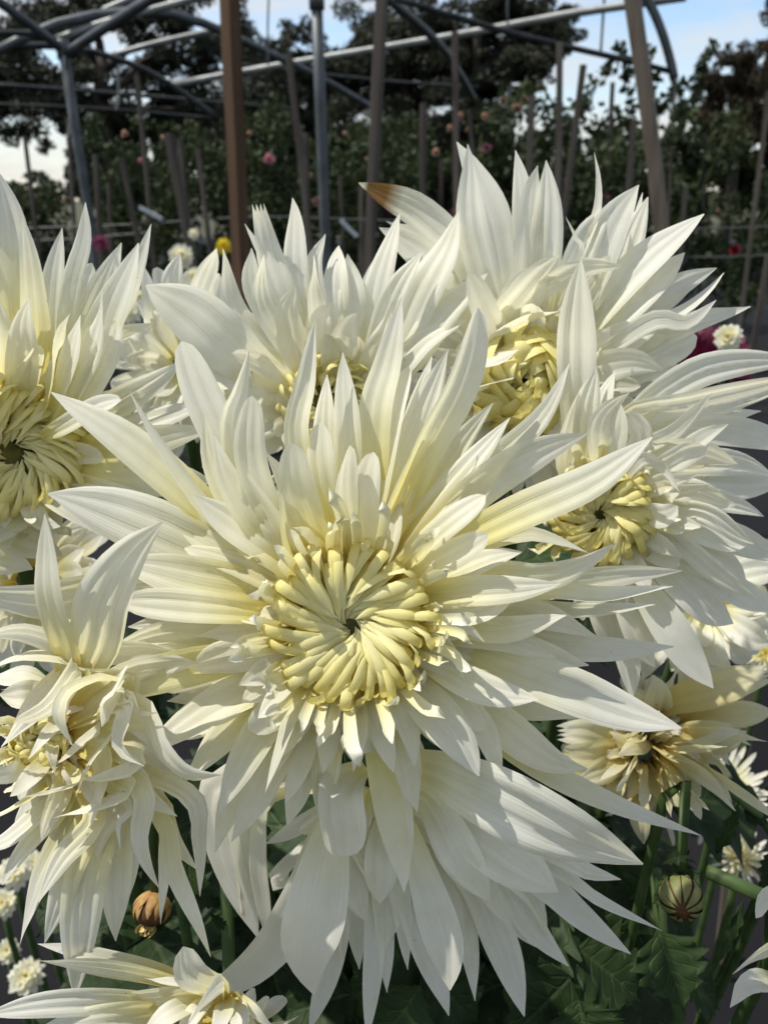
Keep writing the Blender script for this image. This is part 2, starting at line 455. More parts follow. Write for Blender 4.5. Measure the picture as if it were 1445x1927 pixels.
class Mum:
    def __init__(self, cx, cy, d, label, rbase=60, axis=(0, 0.05), zoff=0.0, mat=None, group='white chrysanthemum blooms', stem_to=None, name='chrysanthemum', cat='flower'):
        self.c = (cx, cy); self.d = d; self.rb = rbase; self.zoff = zoff
        self.mat = mat or M_petal
        self.O = P(cx, cy, d)
        to = nrm(CAM - self.O)
        self.A = nrm(to + RIGHT * axis[0] + UP * axis[1])
        self.U = nrm(UP - self.A * np.dot(UP, self.A))
        self.V = np.cross(self.U, self.A)      # image right
        self.pxm = d / FPX                     # metres per pixel at its depth
        back = self.O - self.A * 0.03
        g = np.array([back[0] * 1.25, back[1] + 0.10, 0.0]) if stem_to is None else np.array(stem_to)
        self.root = empty(name, g, label, cat, group)
        self.tips = []
        # stem and calyx
        mid = back * 0.65 + g * 0.35 + np.array([0, 0.05, 0.0]) - self.A * 0.03
        self.stem_pts = [self.O - self.A * 0.018, back - self.A * 0.02 + np.array([0, 0, -0.02]), mid, g]
        self.stem = add('stem', tube_mesh(self.stem_pts, 0.0045, 0.006, 8, 20), self.root, M_stem)
        r = rbase * self.pxm * 0.62
        prof = [(0.15, -0.55), (0.6, -0.45), (0.95, -0.2), (1.0, 0.0), (0.8, 0.12), (0.0, 0.16)]
        a = np.linspace(0, 2 * math.pi, 14, endpoint=False)
        V = np.concatenate([(self.O - self.A * 0.021) + (np.cos(a)[:, None] * self.U + np.sin(a)[:, None] * self.V) * r * q + self.A * (r * h) for q, h in prof])
        f = [(i * 14 + j, i * 14 + (j + 1) % 14, (i + 1) * 14 + (j + 1) % 14, (i + 1) * 14 + j) for i in range(len(prof) - 1) for j in range(14)]
        add('calyx', (V, f, np.zeros((len(V), 2))), self.root, self.mat if self.mat is M_spent else M_calyx)

    def put(self, geo, mat=None, name='petal'):
        return add(name, geo, self.root, mat or self.mat)

    def hand(self, lines, wmul=1.0, mat=None, prolong=True, zadd=0.0):
        for s in lines.strip().splitlines():
            s = s.strip()
            if not s or s[0] == '#':
                continue
            pts, w, lay, opt = spec(s)
            z0, z1, z2 = LAYER[lay]
            p = [np.array(q) for q in pts]
            c = np.array(self.c)
            zs0 = 0.0
            if prolong:
                v = p[0] - c
                dist = np.linalg.norm(v)
                if dist > self.rb * 1.35:
                    b = c + v / dist * self.rb * 0.8
                    p = [b] + p
            seg = np.concatenate([[0], np.cumsum([np.linalg.norm(p[i + 1] - p[i]) for i in range(len(p) - 1)])])
            s_ = seg / seg[-1]
            jit = random.uniform(-0.25, 0.25)
            zz = np.interp(s_, [0, 0.45, 1], [z0 - 0.8, z1, z2]) + jit * s_ + self.zoff + zadd
            for k in opt.split(';'):
                if k.startswith('z='):
                    zv = [float(q) for q in k[2:].split(',')]
                    zz = np.interp(s_, np.linspace(0, 1, len(zv)), zv) + self.zoff + zadd
            W = [P(q[0], q[1], self.d - z / 100) for q, z in zip(p, zz)]
            tip = 'r' if 'R' in opt else ('n' if 'N' in opt else 'p')
            wrap = (1.7, random.uniform(0.35, 1.0))
            if 'C' in opt: wrap = (1.8, 2.0)      # strongly cupped
            if 'B' in opt: wrap = (0.4, -1.0)      # back-curled edges
            if 'F' in opt: wrap = (1.0, 0.15)
            tw = random.uniform(-0.35, 0.35)
            if 'T' in opt: tw = random.choice([-1, 1]) * 1.3
            long_ = seg[-1]
            mw = w * self.pxm * wmul * 1.24
            n0 = nrm(CAM - self.O) + RIGHT * random.uniform(-.25, .25) + UP * random.uniform(-.1, .3)
            m_ = mat
            if 'X' in opt: m_ = M_browntip
            self.put(petal_mesh(W, mw, n0, wrap, tip, random.uniform(0.04, 0.11), tw, random.uniform(-.3, .3), rows=19 if long_ > 150 else 13,
                                cols=11 if w > 30 else 7, peak=random.uniform(0.5, 0.66) if 'R' not in opt else 0.7, wave=random.uniform(0.02, 0.06), calm=w >= 50 or 'K' in opt), m_)
            t = p[-1] - c
            self.tips.append((math.atan2(t[1], t[0]), np.linalg.norm(t)))

    def radius(self, ang, default):
        if not self.tips:
            return default
        num = den = 0
        for a, r in self.tips:
            dd = (a - ang + math.pi) % (2 * math.pi) - math.pi
            k = math.exp(-(dd / 0.16) ** 2)
            num += k * r; den += k
        k = 0.08
        return (num + k * default) / (den + k)

    def fill(self, n, default, frac=(0.5, 0.9), phi=(40, 95), bend=(25, 25), w=44, arc=None, mat=None, wmul=1.0, tips='pprr', seedrot=0.0, limp=0.0):
        """ray petals laid in golden-angle order, inner ones shorter and more upright"""
        for i in range(n):
            q = (i + 0.5) / n
            th = i * 2.39996 + seedrot + random.uniform(-.1, .1)
            th = (th + math.pi) % (2 * math.pi) - math.pi     # image angle, y down
            if arc and not ((th - arc[0]) % (2 * math.pi) < (arc[1] - arc[0])):
                continue
            rad = self.radius(th, default) * (frac[0] + (frac[1] - frac[0]) * q) * random.uniform(0.86, 1.05)
            ph0 = R(phi[0] + (phi[1] - phi[0]) * q + random.uniform(-6, 6))
            bd = R(random.uniform(*bend))
            dirp = self.V * math.cos(th) - self.U * math.sin(th)
            swirl = random.uniform(-.22 - limp, .22 + limp)
            side = np.cross(self.A, dirp)
            L_ = rad * self.pxm / max(0.35, math.sin(min(ph0 + bd * .5, R(95)))) * 0.98
            pos = self.O + dirp * (self.rb * self.pxm * (0.45 + 0.4 * q)) - self.A * (0.004 + 0.014 * q)
            pts = [pos]
            m = 5
            for k in range(m):
                f = (k + 0.5) / m
                ph = ph0 + bd * (f - 0.2)
                dv = dirp * math.sin(ph) + self.A * math.cos(ph) + side * swirl * f + np.array([0, 0, -1.1]) * limp * f * f
                pos = pos + nrm(dv) * (L_ - self.rb * self.pxm * 0.4) / m
                pts.append(pos)
            n0 = nrm(self.A * math.sin(ph0) - dirp * math.cos(ph0))
            self.put(petal_mesh(pts, w * self.pxm * wmul * random.uniform(0.75, 1.15), n0, (1.8, random.uniform(0.3, 1.3)), random.choice(tips), random.uniform(.04, .12),
                                random.uniform(-.4 - limp, .4 + limp), random.uniform(-.25 - limp, .25 + limp), rows=13, cols=9, peak=random.uniform(.5, .7), wave=random.uniform(.02, .06) + limp * .12), mat)

    def disc(self, Rp, layers, hgt=1.0, fl=(2.6, 1.7), tilt=0.0, mat=None, wpx=19, swirl=0.25, eye=True, mess=0.12):
        """incurving tubular florets: each rises from the ring, bends over and points to the centre"""
        mat = mat or M_floret
        Rm = Rp * self.pxm
        for li, (rf, n, tipf, hf) in enumerate(layers):
            for i in range(n):
                th = 2 * math.pi * (i + random.uniform(-.32, .32)) / n + li * 0.37
                dirp = self.V * math.cos(th) - self.U * math.sin(th)
                side = np.cross(self.A, dirp)
                r = Rm * rf * random.uniform(0.93, 1.07)
                tr = r * tipf * random.uniform(0.75, 1.35)
                hh = Rm * hf * hgt * random.uniform(0.85, 1.15)
                sw = swirl * r * random.uniform(0.4, 1.5) + random.uniform(-mess, mess) * r
                O = self.O
                prof = [(0.62 * r, -0.55 * Rm, 0), (0.94 * r, -0.1 * Rm + hh * .2, 0.02), (1.0 * r, hh * 0.66, 0.1), (0.92 * r, hh * 0.95, 0.22), (0.55 * (r + tr), hh * 1.03, 0.55), (tr, hh * random.uniform(.60, .80), 1.0)]
                pts = [O + dirp * a + self.A * b + side * sw * c for a, b, c in prof]
                n0 = -dirp
                geo = petal_mesh(pts, wpx * self.pxm * random.uniform(0.85, 1.2), n0, fl, random.choice('ppp'), 0.0, random.uniform(-.3, .3), 0, rows=15, cols=7, base=0.75, wave=0.01, peak=0.78)
                self.put(geo, mat, 'floret')
        if eye:
            a = np.linspace(0, 2 * math.pi, 12, endpoint=False)
            V = [self.O + self.A * (0.10 * Rm)] + [self.O + (math.cos(x) * self.U + math.sin(x) * self.V) * Rm * 0.5 - self.A * 0.1 * Rm for x in a]
            f = [(0, 1 + j, 1 + (j + 1) % 12) for j in range(12)]
            add('eye', (np.array(V), f, np.zeros((13, 2))), self.root, M_eye)

    def spoons(self, Rp, n, rr=(1.05, 1.75), wpx=24, mat=None, lift=0.35):
        Rm = Rp * self.pxm
        for i in range(n):
            th = i * 2.39996 + random.uniform(-.15, .15)
            dirp = self.V * math.cos(th) - self.U * math.sin(th)
            side = np.cross(self.A, dirp)
            r1 = Rm * random.uniform(*rr)
            h = Rm * lift * random.uniform(0.3, 1.5)
            sw = random.uniform(-.25, .25) * Rm
            curl = random.uniform(-0.3, 0.35) * Rm
            pts = [self.O + dirp * a + self.A * b + side * sw * c for a, b, c in [(0.62 * Rm, -0.4 * Rm, 0), (0.95 * Rm, 0.0 + h * .3, .1), (0.6 * r1 + .4 * Rm, h * .9, .4), (0.93 * r1, h + .1 * Rm, .8), (r1, h + curl, 1)]]
            geo = petal_mesh(pts, wpx * self.pxm * random.uniform(.75, 1.25), nrm(self.A - dirp * .5), (2.8, random.uniform(0.8, 1.8)), random.choice('rrrrp'), 0.03, random.uniform(-.4, .4), random.uniform(-.3, .3), rows=15, cols=9, base=0.56, wave=0.015, peak=0.8)
            self.put(geo, mat or M_spoon, 'floret')


# ---- hero bloom
hero = Mum(660, 1175, 0.250, 'large white chrysanthemum with wide open whorl of curled cream florets at its centre', rbase=75, axis=(0.0, 0.04))
hero.hand('''
640,1040 560,840 577,716 597,606|46|1|C
655,1030 655,830 647,663|46|2
645,1030 610,830 616,701|40|2
640,1040 607,900 606,795|48|1|R
610,1050 565,930 548,834|54|0|R
700,1020 705,790 730,680 757,562|60|2
665,1030 655,930 652,838|48|0|R
690,1030 690,930 700,850|46|0|R
700,1020 735,800 772,690|44|2|R
700,1030 775,830 841,658|56|2
710,1030 775,790 813,663|34|3
720,1040 800,850 860,730 908,583|66|1|RC
700,1050 790,880 849,760|52|1
760,1000 860,840 921,752|50|3
740,1050 870,890 954,785|52|2
780,1010 940,860 1022,777 1077,688|46|2
760,1060 900,920 1010,850 1106,816|62|2
800,1050 960,975 1110,905 1217,812|64|1
740,1080 840,990 916,936|44|0|R
750,1100 840,1050 916,1007|46|0|R
780,1110 900,1060 983,1038|48|1
880,1035 980,1005 1040,1015 1108,1046|30|2
900,1085 1010,1085 1090,1065 1161,1025|52|1
790,1120 920,1110 1056,1107|48|0
1000,1110 1120,1090 1200,1075 1288,1060|46|3
1000,1115 1130,1120 1263,1096|42|2|C
900,1140 1080,1150 1232,1140|34|3
800,1160 890,1155 967,1125|42|0|RC
850,1150 1000,1155 1123,1188|56|2
830,1170 950,1185 1065,1158|46|1
840,1190 950,1200 1047,1239|48|1
850,1200 990,1225 1105,1261|54|2
900,1200 1060,1215 1180,1222 1271,1225|54|3
880,1230 1050,1290 1180,1345 1278,1372|78|1
800,1240 900,1290 1011,1322|54|0
820,1170 870,1175 914,1204|28|0
810,1190 855,1230 876,1278|32|0
850,1270 980,1330 1087,1350|52|3
800,1260 950,1370 1040,1430 1103,1451|64|2
850,1330 1000,1440 1150,1512 1306,1561|46|3
770,1290 850,1370 907,1456|68|0
800,1290 900,1360 944,1469|52|1|C
740,1310 770,1380 781,1441|42|0
700,1330 720,1390 732,1451|42|0
670,1340 672,1400 678,1444|40|0
730,1330 765,1430 782,1529|48|1
720,1340 760,1500 782,1641|46|2
700,1350 735,1520 768,1668|54|2
560,1330 530,1410 499,1496|44|0
540,1310 470,1410 404,1522|58|1
600,1340 570,1440 541,1553|52|3
620,1340 612,1430 600,1540|52|2
560,1340 500,1460 443,1581|62|2
520,1330 460,1460 400,1602|58|3
530,1270 400,1330 270,1425|68|1
520,1300 420,1390 350,1480|62|2
500,1220 330,1260 200,1297 103,1334|62|1
480,1185 330,1185 190,1222|46|2
480,1190 300,1215 100,1228|34|3
480,1080 330,1010 200,962 90,922|96|2|F
470,1110 330,1080 215,1058|72|1
460,1150 330,1140 232,1131|54|0|R
470,1130 330,1112 200,1102|48|2
440,1010 370,940 230,820 97,738|64|2|F
420,990 360,920 300,830 243,737|30|1|C
480,1000 430,850 380,740 330,640|64|2|R
470,960 430,810 450,730 469,660|52|1|C
520,980 470,860 476,744|48|0|R
500,1010 430,900 411,818|44|0
480,1000 400,870 374,778|46|1
510,1040 430,980 373,922|58|0
540,1040 490,960 442,884|56|0
560,1030 540,930 505,850|52|0
500,1200 360,1230 250,1255|54|3
520,1290 430,1340 330,1395|60|3
480,1160 350,1166 240,1182|50|3
490,1240 400,1290 320,1330|56|3
''', zadd=-1.1)
hero.fill(84, 430, (0.52, 0.88), (80, 106), (6, 16), w=62, tips='pprr')
hero.spoons(152, 44, (1.08, 1.55), wpx=22, lift=0.62)
hero.disc(156, [(1.0, 22, 0.50, 0.46), (0.93, 26, 0.34, 0.44), (0.80, 28, 0.20, 0.38), (0.64, 24, 0.14, 0.31), (0.46, 16, 0.12, 0.23), (0.3, 9, 0.2, 0.15)], wpx=21, swirl=0.15, mess=0.08, fl=(2.1, 1.3))

# ---- bloom by the fallen-back neighbour, at the frame edge
lf = Mum(22, 855, 0.305, 'white chrysanthemum with dark open eye in its yellow centre and tall upright petals', rbase=62, axis=(0.12, 0.10))
lf.hand('''
20,760 18,500 4,318|62|2
30,700 28,540 35,428|30|3
60,700 60,540 54,408|52|1
80,720 100,540 122,430|42|2
110,700 135,540 160,450 167,374|30|1
110,700 140,570 168,495|40|3|R
130,720 180,570 232,458|52|2
150,720 210,580 260,454|60|1
220,600 255,520 283,421|30|3
130,760 180,650 213,559|46|0
130,780 190,690 223,604|46|0|R
90,760 110,660 130,588|42|0
100,770 130,680 157,594|42|0
180,650 230,625 289,612|30|1
120,800 180,765 228,740|34|5|R
40,760 45,650 40,560|48|0
0,760 -5,640 -12,540|50|0
10,740 0,560 -30,420|60|1
130,860 260,800 390,760|56|3
130,880 280,900 400,905|58|2
120,900 260,960 350,985|56|2
130,850 280,830 400,800|52|2
100,940 160,985 200,1010|44|1
60,950 80,985 110,1003|34|1
40,960 0,990 -70,1000|50|1
20,960 40,1010 120,1040|60|3
0,960 -20,1030 60,1075|70|3
150,800 260,740 350,690|50|3
''')
lf.fill(64, 330, (0.45, 0.9), (48, 95), (8, 24), w=44)
lf.spoons(128, 34, (1.02, 1.5), wpx=20)
lf.disc(128, [(1.04, 26, 0.42, 0.46), (0.92, 26, 0.30, 0.46), (0.78, 24, 0.22, 0.40), (0.62, 20, 0.2, 0.3), (.42, 12, .25, .18)], wpx=18, swirl=0.22, hgt=1.1)

# ---- bloom behind the hero
bc = Mum(622, 765, 0.350, 'white chrysanthemum half hidden behind the largest bloom, centre masked by its petals', rbase=60, axis=(0.0, 0.15), mat=M_petal_far)
bc.hand('''
600,700 560,520 557,368|40|1
590,700 530,550 492,408|46|1|N
560,600 495,480 464,417|20|2
560,700 450,600 420,486|42|2
560,680 480,550 468,467|38|1
620,680 590,520 611,440|34|1
640,680 630,560 632,451|44|1
650,690 660,580 653,481|42|1
610,690 595,580 585,492|38|0
570,700 500,590 482,496|34|0
560,740 430,650 340,580 273,529|86|0|F
690,680 710,540 740,440 751,401|46|1
720,720 800,540 840,460 864,398|62|0
690,690 740,560 788,474|42|0
690,680 690,560 701,490|28|2
760,690 840,580 915,515|52|0
740,700 800,640 878,600|46|0
540,760 470,720 400,700|60|1
540,780 460,800 390,800|56|1
560,690 540,600 545,540|46|0
640,690 650,640 660,590|44|0
690,700 720,640 745,590|46|0
540,800 450,860 380,880|50|2
600,680 600,600 610,560|40|0
''')
bc.fill(56, 300, (0.4, 0.86), (45, 92), (6, 20), w=48)
bc.disc(95, [(1.0, 22, 0.5, 0.45), (0.82, 18, 0.5, 0.45), (0.6, 14, 0.4, 0.4)], wpx=17)

# ---- upper right bloom
ur = Mum(985, 725, 0.345, 'white chrysanthemum with tightly incurved centre and one brown-tipped petal reaching sideways', rbase=62, axis=(0.0, 0.12), mat=M_petal_far)
ur.hand('''
960,600 935,420 885,320 849,270|52|3
930,590 890,420 888,278|50|1
900,560 870,480 790,400 720,362 674,338|54|2|X
850,570 800,490 750,450 712,436|50|2
860,550 800,460 728,423|40|3
1000,600 985,400 972,282|40|2
990,640 995,440 996,313|50|1
1010,640 1025,440 1045,303|52|1
1092,480 1122,400 1125,340 1117,286|14|1
1050,600 1090,480 1140,375|48|1
1060,620 1130,470 1196,345|60|1
1080,620 1170,490 1222,372|48|2
1100,640 1180,480 1204,360|26|3
1090,640 1200,500 1318,398|58|1
1100,660 1200,560 1298,476|50|1
1110,660 1220,570 1341,496|42|2
1150,640 1270,590 1330,550 1372,511|22|1
1120,660 1220,590 1301,547|30|2
1120,670 1230,605 1290,608 1349,568|30|0
1130,690 1300,610 1403,579|38|2
1120,700 1230,660 1296,628|62|2|R
1120,730 1220,695 1300,699|42|2
1120,750 1200,725 1275,724|38|3
1090,490 1083,450 1063,408|9|0
960,600 1060,520 1169,493|32|0
940,620 1000,540 1052,478|62|0
930,640 960,560 1000,500|56|1
860,700 920,680 972,667|38|5|z=1,2.2,2.0
860,745 920,722 982,705|30|5|z=1,2.2,2.0
910,650 980,602 1052,580|28|5|z=.5,2,2
1050,650 1040,560 1042,470|44|2
1100,690 1180,640 1240,610|52|1
1110,700 1190,680 1250,690|48|0
''')
ur.fill(60, 290, (0.42, 0.86), (42, 95), (6, 20), w=46)
ur.spoons(105, 14, (1.0, 1.4), wpx=22)
ur.disc(108, [(1.0, 20, 0.2, 0.55), (0.85, 18, 0.12, 0.68), (0.66, 14, 0.1, 0.74), (0.42, 10, 0.1, 0.76), (.22, 6, .1, .72)], wpx=30, swirl=0.5, hgt=1.0, mess=0.4, fl=(1.5, 0.9), eye=True)

# ---- right bloom
rf = Mum(1128, 965, 0.315, 'white chrysanthemum leaning sideways with florets combed down over its centre', rbase=58, axis=(0.05, -0.18), mat=M_petal_far)
rf.hand('''
1080,900 1084,720 1085,600 1085,487|62|2
1100,850 1105,770 1122,691|42|1
1120,850 1130,770 1143,698|36|1
1130,850 1130,790 1169,730|38|0
1140,870 1160,810 1162,752|38|0
1170,870 1205,825 1180,778|34|0|R
1060,880 1075,800 1090,720|46|1
1200,850 1270,810 1341,741|26|1
1180,800 1290,712 1380,682 1500,680|50|2
1170,790 1290,765 1400,742 1520,715|56|2
1180,830 1330,808 1440,826 1520,850|48|2
1180,860 1300,848 1387,873|40|1
1205,865 1245,878 1281,922|22|5
1200,920 1290,925 1371,958|42|1
1200,930 1330,938 1441,971|36|2
1220,960 1330,968 1411,1027|34|1
1190,890 1320,905 1480,912|60|3
1200,1000 1300,1040 1412,1092|62|2
1180,1020 1280,1100 1372,1182|62|2
1180,1060 1260,1190 1333,1297|62|1
1150,1060 1190,1160 1228,1258|52|2
1150,1080 1180,1220 1193,1316|42|3
1250,1000 1340,1070 1423,1131|32|1
1200,960 1300,990 1400,1030|56|2
1180,1040 1240,1140 1270,1230|56|2
1120,1080 1140,1160 1150,1240|50|3
1190,980 1340,1000 1480,1050|50|3
1180,1000 1330,1080 1460,1160|50|3
1180,880 1330,870 1460,880|46|2
1160,800 1300,790 1420,780|44|3
''')
rf.fill(60, 300, (0.42, 0.84), (45, 95), (8, 22), w=44, arc=(-1.7, 1.9))
rf.spoons(98, 22, (1.02, 1.55), wpx=18)
rf.disc(98, [(1.0, 24, 0.34, 0.5), (0.85, 20, 0.24, 0.55), (0.66, 16, 0.2, 0.5), (0.45, 12, 0.18, 0.4), (.28, 7, .2, .3)], wpx=18, swirl=0.25, fl=(2.0, 1.2))

# ---- lower left bloom
ll = Mum(80, 1390, 0.262, 'drooping white chrysanthemum with loose yellow middle, petals hanging low above a withered bud', rbase=60, axis=(-0.25, -0.1), mat=M_petal_warm)
ll.hand('''
130,1250 95,1130 90,1050 95,970|54|5|FK
170,1230 190,1130 240,1040 291,978|74|5|FK
180,1130 90,1130 -60,1125|64|1
150,1240 60,1190 -30,1195|52|0
150,1250 60,1230 -50,1255|48|0
250,1275 160,1265 105,1240|54|0|R
140,1250 70,1330 0,1400|46|0
150,1260 90,1330 28,1362|42|5|R
200,1280 140,1300 120,1350 138,1403|64|5|RB
230,1290 195,1320 183,1367|54|5|RB
130,1340 90,1385 54,1428|26|5
100,1380 97,1420 101,1459|22|0
190,1370 155,1400 120,1456|30|0
210,1380 175,1430 141,1506|38|0
235,1330 225,1400 267,1446|36|5|C
260,1340 300,1410 345,1465 408,1486|58|5|B
240,1310 260,1340 298,1346|24|5|C
260,1430 220,1460 174,1492|30|0
262,1480 265,1580 289,1686|32|0
345,1490 375,1580 380,1687|38|1|T
240,1510 225,1550 235,1596|15|0
190,1500 160,1680 133,1878|64|1
210,1500 215,1640 216,1771|58|2
180,1500 130,1640 85,1770|48|1
150,1500 80,1650 42,1777|48|2
130,1500 60,1580 -4,1662|36|1
130,1480 50,1550 -30,1612|34|1
100,1470 30,1520 -40,1555|34|0
300,1530 330,1640 399,1800|34|1
300,1500 310,1620 293,1746|32|2
180,1530 120,1610 67,1691|38|0
250,1480 180,1520 100,1538|32|0
150,1470 100,1490 44,1500|20|5
230,1480 190,1560 150,1640|44|1
240,1490 240,1600 250,1690|44|2
270,1480 330,1580 370,1640|44|2
240,1450 280,1500 330,1540|40|1
100,1420 60,1460 20,1500|30|0
60,1420 30,1450 -20,1480|30|0
110,1330 60,1310 0,1310|44|1
230,1350 280,1380 310,1440|40|1
190,1420 190,1480 170,1560|40|0
130,1430 110,1500 80,1580|38|0
230,1270 300,1250 375,1243|42|1
240,1400 290,1430 340,1500|54|3
150,1300 90,1290 10,1302|46|2
170,1240 250,1225 330,1222|40|2
120,1300 60,1270 -20,1280|46|2
''')
ll.fill(50, 250, (0.35, 0.75), (30, 85), (10, 40), w=36, arc=(0.2, 3.6))
ll.spoons(60, 26, (0.8, 1.6), wpx=20)
ll.disc(58, [(1.0, 18, .4, .5), (.75, 14, .3, .5), (.5, 9, .2, .4)], wpx=18, mess=.4, eye=False)

# ---- lower centre bloom under the hero
lc = Mum(700, 1475, 0.285, 'white chrysanthemum tucked under the largest bloom with long petals hanging like a skirt', rbase=46, axis=(0.0, -0.35), mat=M_petal_far)
lc.hand('''
690,1445 640,1480 640,1535 668,1590|78|5|z=0,2.2,3.0,2.6;C;R
790,1440 900,1490 1050,1562 1213,1620|98|5|z=0,3.4,4.4,4.2
830,1530 930,1590 1047,1682|78|1|z=0,2.2,2.4
800,1500 860,1600 925,1700|64|1|z=0,2.2,2.6
770,1560 820,1720 859,1861|64|1|z=0,1.6,1.8
760,1650 800,1790 847,1910|48|2
850,1650 880,1780 893,1882|42|3
880,1650 940,1770 990,1905|56|3
930,1640 1000,1740 1068,1820|52|3
880,1620 930,1690 967,1748|42|2
960,1650 1010,1700 1044,1767|46|3
1020,1620 1120,1690 1246,1746|34|2
1000,1650 1090,1720 1188,1791|48|3
1030,1600 1100,1640 1171,1661|34|1
650,1560 660,1650 679,1737|50|1
640,1520 600,1700 554,1864|92|1|z=0,1.5,1.6
610,1560 570,1680 500,1800 373,1899|64|2
510,1500 487,1600 495,1700 510,1790|28|3
700,1600 705,1780 690,1950|34|2
710,1640 725,1770 728,1868|32|2
680,1640 670,1740 674,1825|36|3
650,1650 630,1790 585,1945|38|2
620,1660 635,1740 644,1815|15|1
740,1650 760,1730 767,1822|32|2
690,1500 660,1560 720,1680|44|1
720,1520 715,1620 722,1700|50|1
740,1520 750,1640 740,1760|46|2
430,1480 425,1600 492,1765|86|4|F
470,1480 470,1620 455,1720|60|4
520,1650 545,1655 500,1668|26|3
800,1560 860,1720 900,1790|50|3
820,1550 930,1680 1000,1790|48|4
''')
lc.fill(40, 300, (0.4, 0.8), (55, 100), (10, 30), w=44, arc=(0.25, 2.75))

# ---- bottom bloom seen from the side
bt = Mum(420, 1935, 0.255, 'creamy chrysanthemum seen from the side below the withered bud', rbase=52, axis=(-0.5, 0.9), mat=M_petal_warm)
bt.hand('''
370,1860 220,1822 74,1803|42|1
330,1840 190,1800 72,1771|26|2
340,1890 150,1885 -30,1899|38|0
340,1905 200,1915 60,1935|42|0
410,1860 362,1835 346,1781|46|0|R
440,1870 470,1895 520,1940|24|1
400,1880 330,1900 260,1950|34|0
410,1870 370,1900 330,1970|30|0
430,1870 420,1910 400,1970|30|0
440,1870 450,1920 450,1980|30|0
390,1865 300,1870 200,1880|36|1
420,1850 390,1880 350,1940|26|5
420,1860 350,1850 270,1840|34|1
450,1870 480,1930 500,1990|30|1
''')
bt.fill(30, 160, (0.4, 0.9), (60, 110), (10, 30), w=32)

# ---- wilted bloom
sp = Mum(1215, 1415, 0.375, 'wilted yellowing chrysanthemum with limp crumpled petals above the round green bud', rbase=46, axis=(0.2, -0.25), mat=M_spent)
sp.hand('''
1270,1365 1340,1345 1460,1340|42|1
1290,1385 1350,1395 1405,1378|38|1
1250,1330 1340,1300 1442,1254|54|1|N
1240,1340 1330,1320 1415,1275|44|2|N
1190,1450 1200,1520 1207,1595|34|0
1050,1440 1110,1470 1171,1511|34|1|R
1200,1400 1110,1385 1050,1378|50|1|N
1200,1410 1120,1420 1060,1420|46|0|N
1190,1420 1130,1450 1090,1475|40|0
1230,1440 1260,1490 1290,1520|36|0
1240,1430 1290,1470 1320,1500|34|1
1220,1440 1230,1500 1240,1545|32|1
1260,1400 1300,1430 1330,1470|32|1
1200,1380 1180,1340 1140,1310|44|2
1230,1370 1240,1320 1230,1270|44|2
1260,1380 1300,1350 1340,1280|44|2
1180,1440 1160,1480 1150,1520|30|1
''', mat=M_spent)
sp.fill(130, 135, (0.45, 1.1), (5, 115), (10, 70), w=30, mat=M_spent, tips='pnnr', limp=0.9)

sp.fill(26, 70, (0.5, 1.0), (0, 45), (20, 60), w=26, mat=M_spent, limp=0.6)
# ---- half seen blooms deeper in the clump
e1 = Mum(1335, 1140, 0.43, 'white chrysanthemum deep in shade between the sideways bloom and the wilted one', rbase=50, axis=(0.25, 0.0), mat=M_petal_far)
e1.hand('''
1340,1100 1400,1080 1470,1075|46|1
1350,1130 1420,1140 1480,1170|46|1
1350,1150 1400,1190 1450,1210|44|0
1330,1170 1340,1230 1360,1290|46|1
1310,1170 1290,1230 1300,1290|46|1
1290,1160 1230,1220 1210,1280|44|1
1290,1130 1220,1130 1170,1150|44|1
1320,1100 1300,1040 1320,1000|44|1
''')
e1.fill(44, 165, (0.5, 1.0), (45, 95), (8, 28), w=38)
e2 = Mum(350, 690, 0.42, 'white chrysanthemum with tall pale tips wedged behind two larger blooms', rbase=52, axis=(0, 0.2), mat=M_petal_far)
e2.hand('''
330,620 325,540 335,475|38|1
360,620 380,540 405,477|40|1
350,640 345,570 352,515|30|2
300,640 285,580 272,505|26|2
390,640 415,590 440,560|30|1
300,700 240,650 190,625|40|1
410,680 460,640 480,600|40|1
320,650 290,610 275,590|36|2
''')
e2.fill(50, 165, (0.55, 1.05), (45, 95), (8, 24), w=42)
e3 = Mum(60, 1090, 0.37, 'white chrysanthemum buried in shadow under the one with the dark eye', rbase=55, axis=(0, 0.1), mat=M_petal_warm)
e3.fill(44, 190, (0.5, 1.0), (45, 98), (8, 26), w=50)
e4 = Mum(1490, 1850, 0.30, 'pale chrysanthemum of which two petals lie over the dark weed mat', rbase=40, axis=(0, 0.1), mat=M_petal_warm)
e4.hand('''
1480,1770 1430,1790 1377,1834|38|1
1480,1840 1420,1850 1366,1886|34|1
1480,1690 1440,1680 1405,1705|40|2|R
''')
e4.fill(20, 100, (0.5, 0.9), (45, 95), (8, 24), w=34, arc=(-1.2, 1.2))

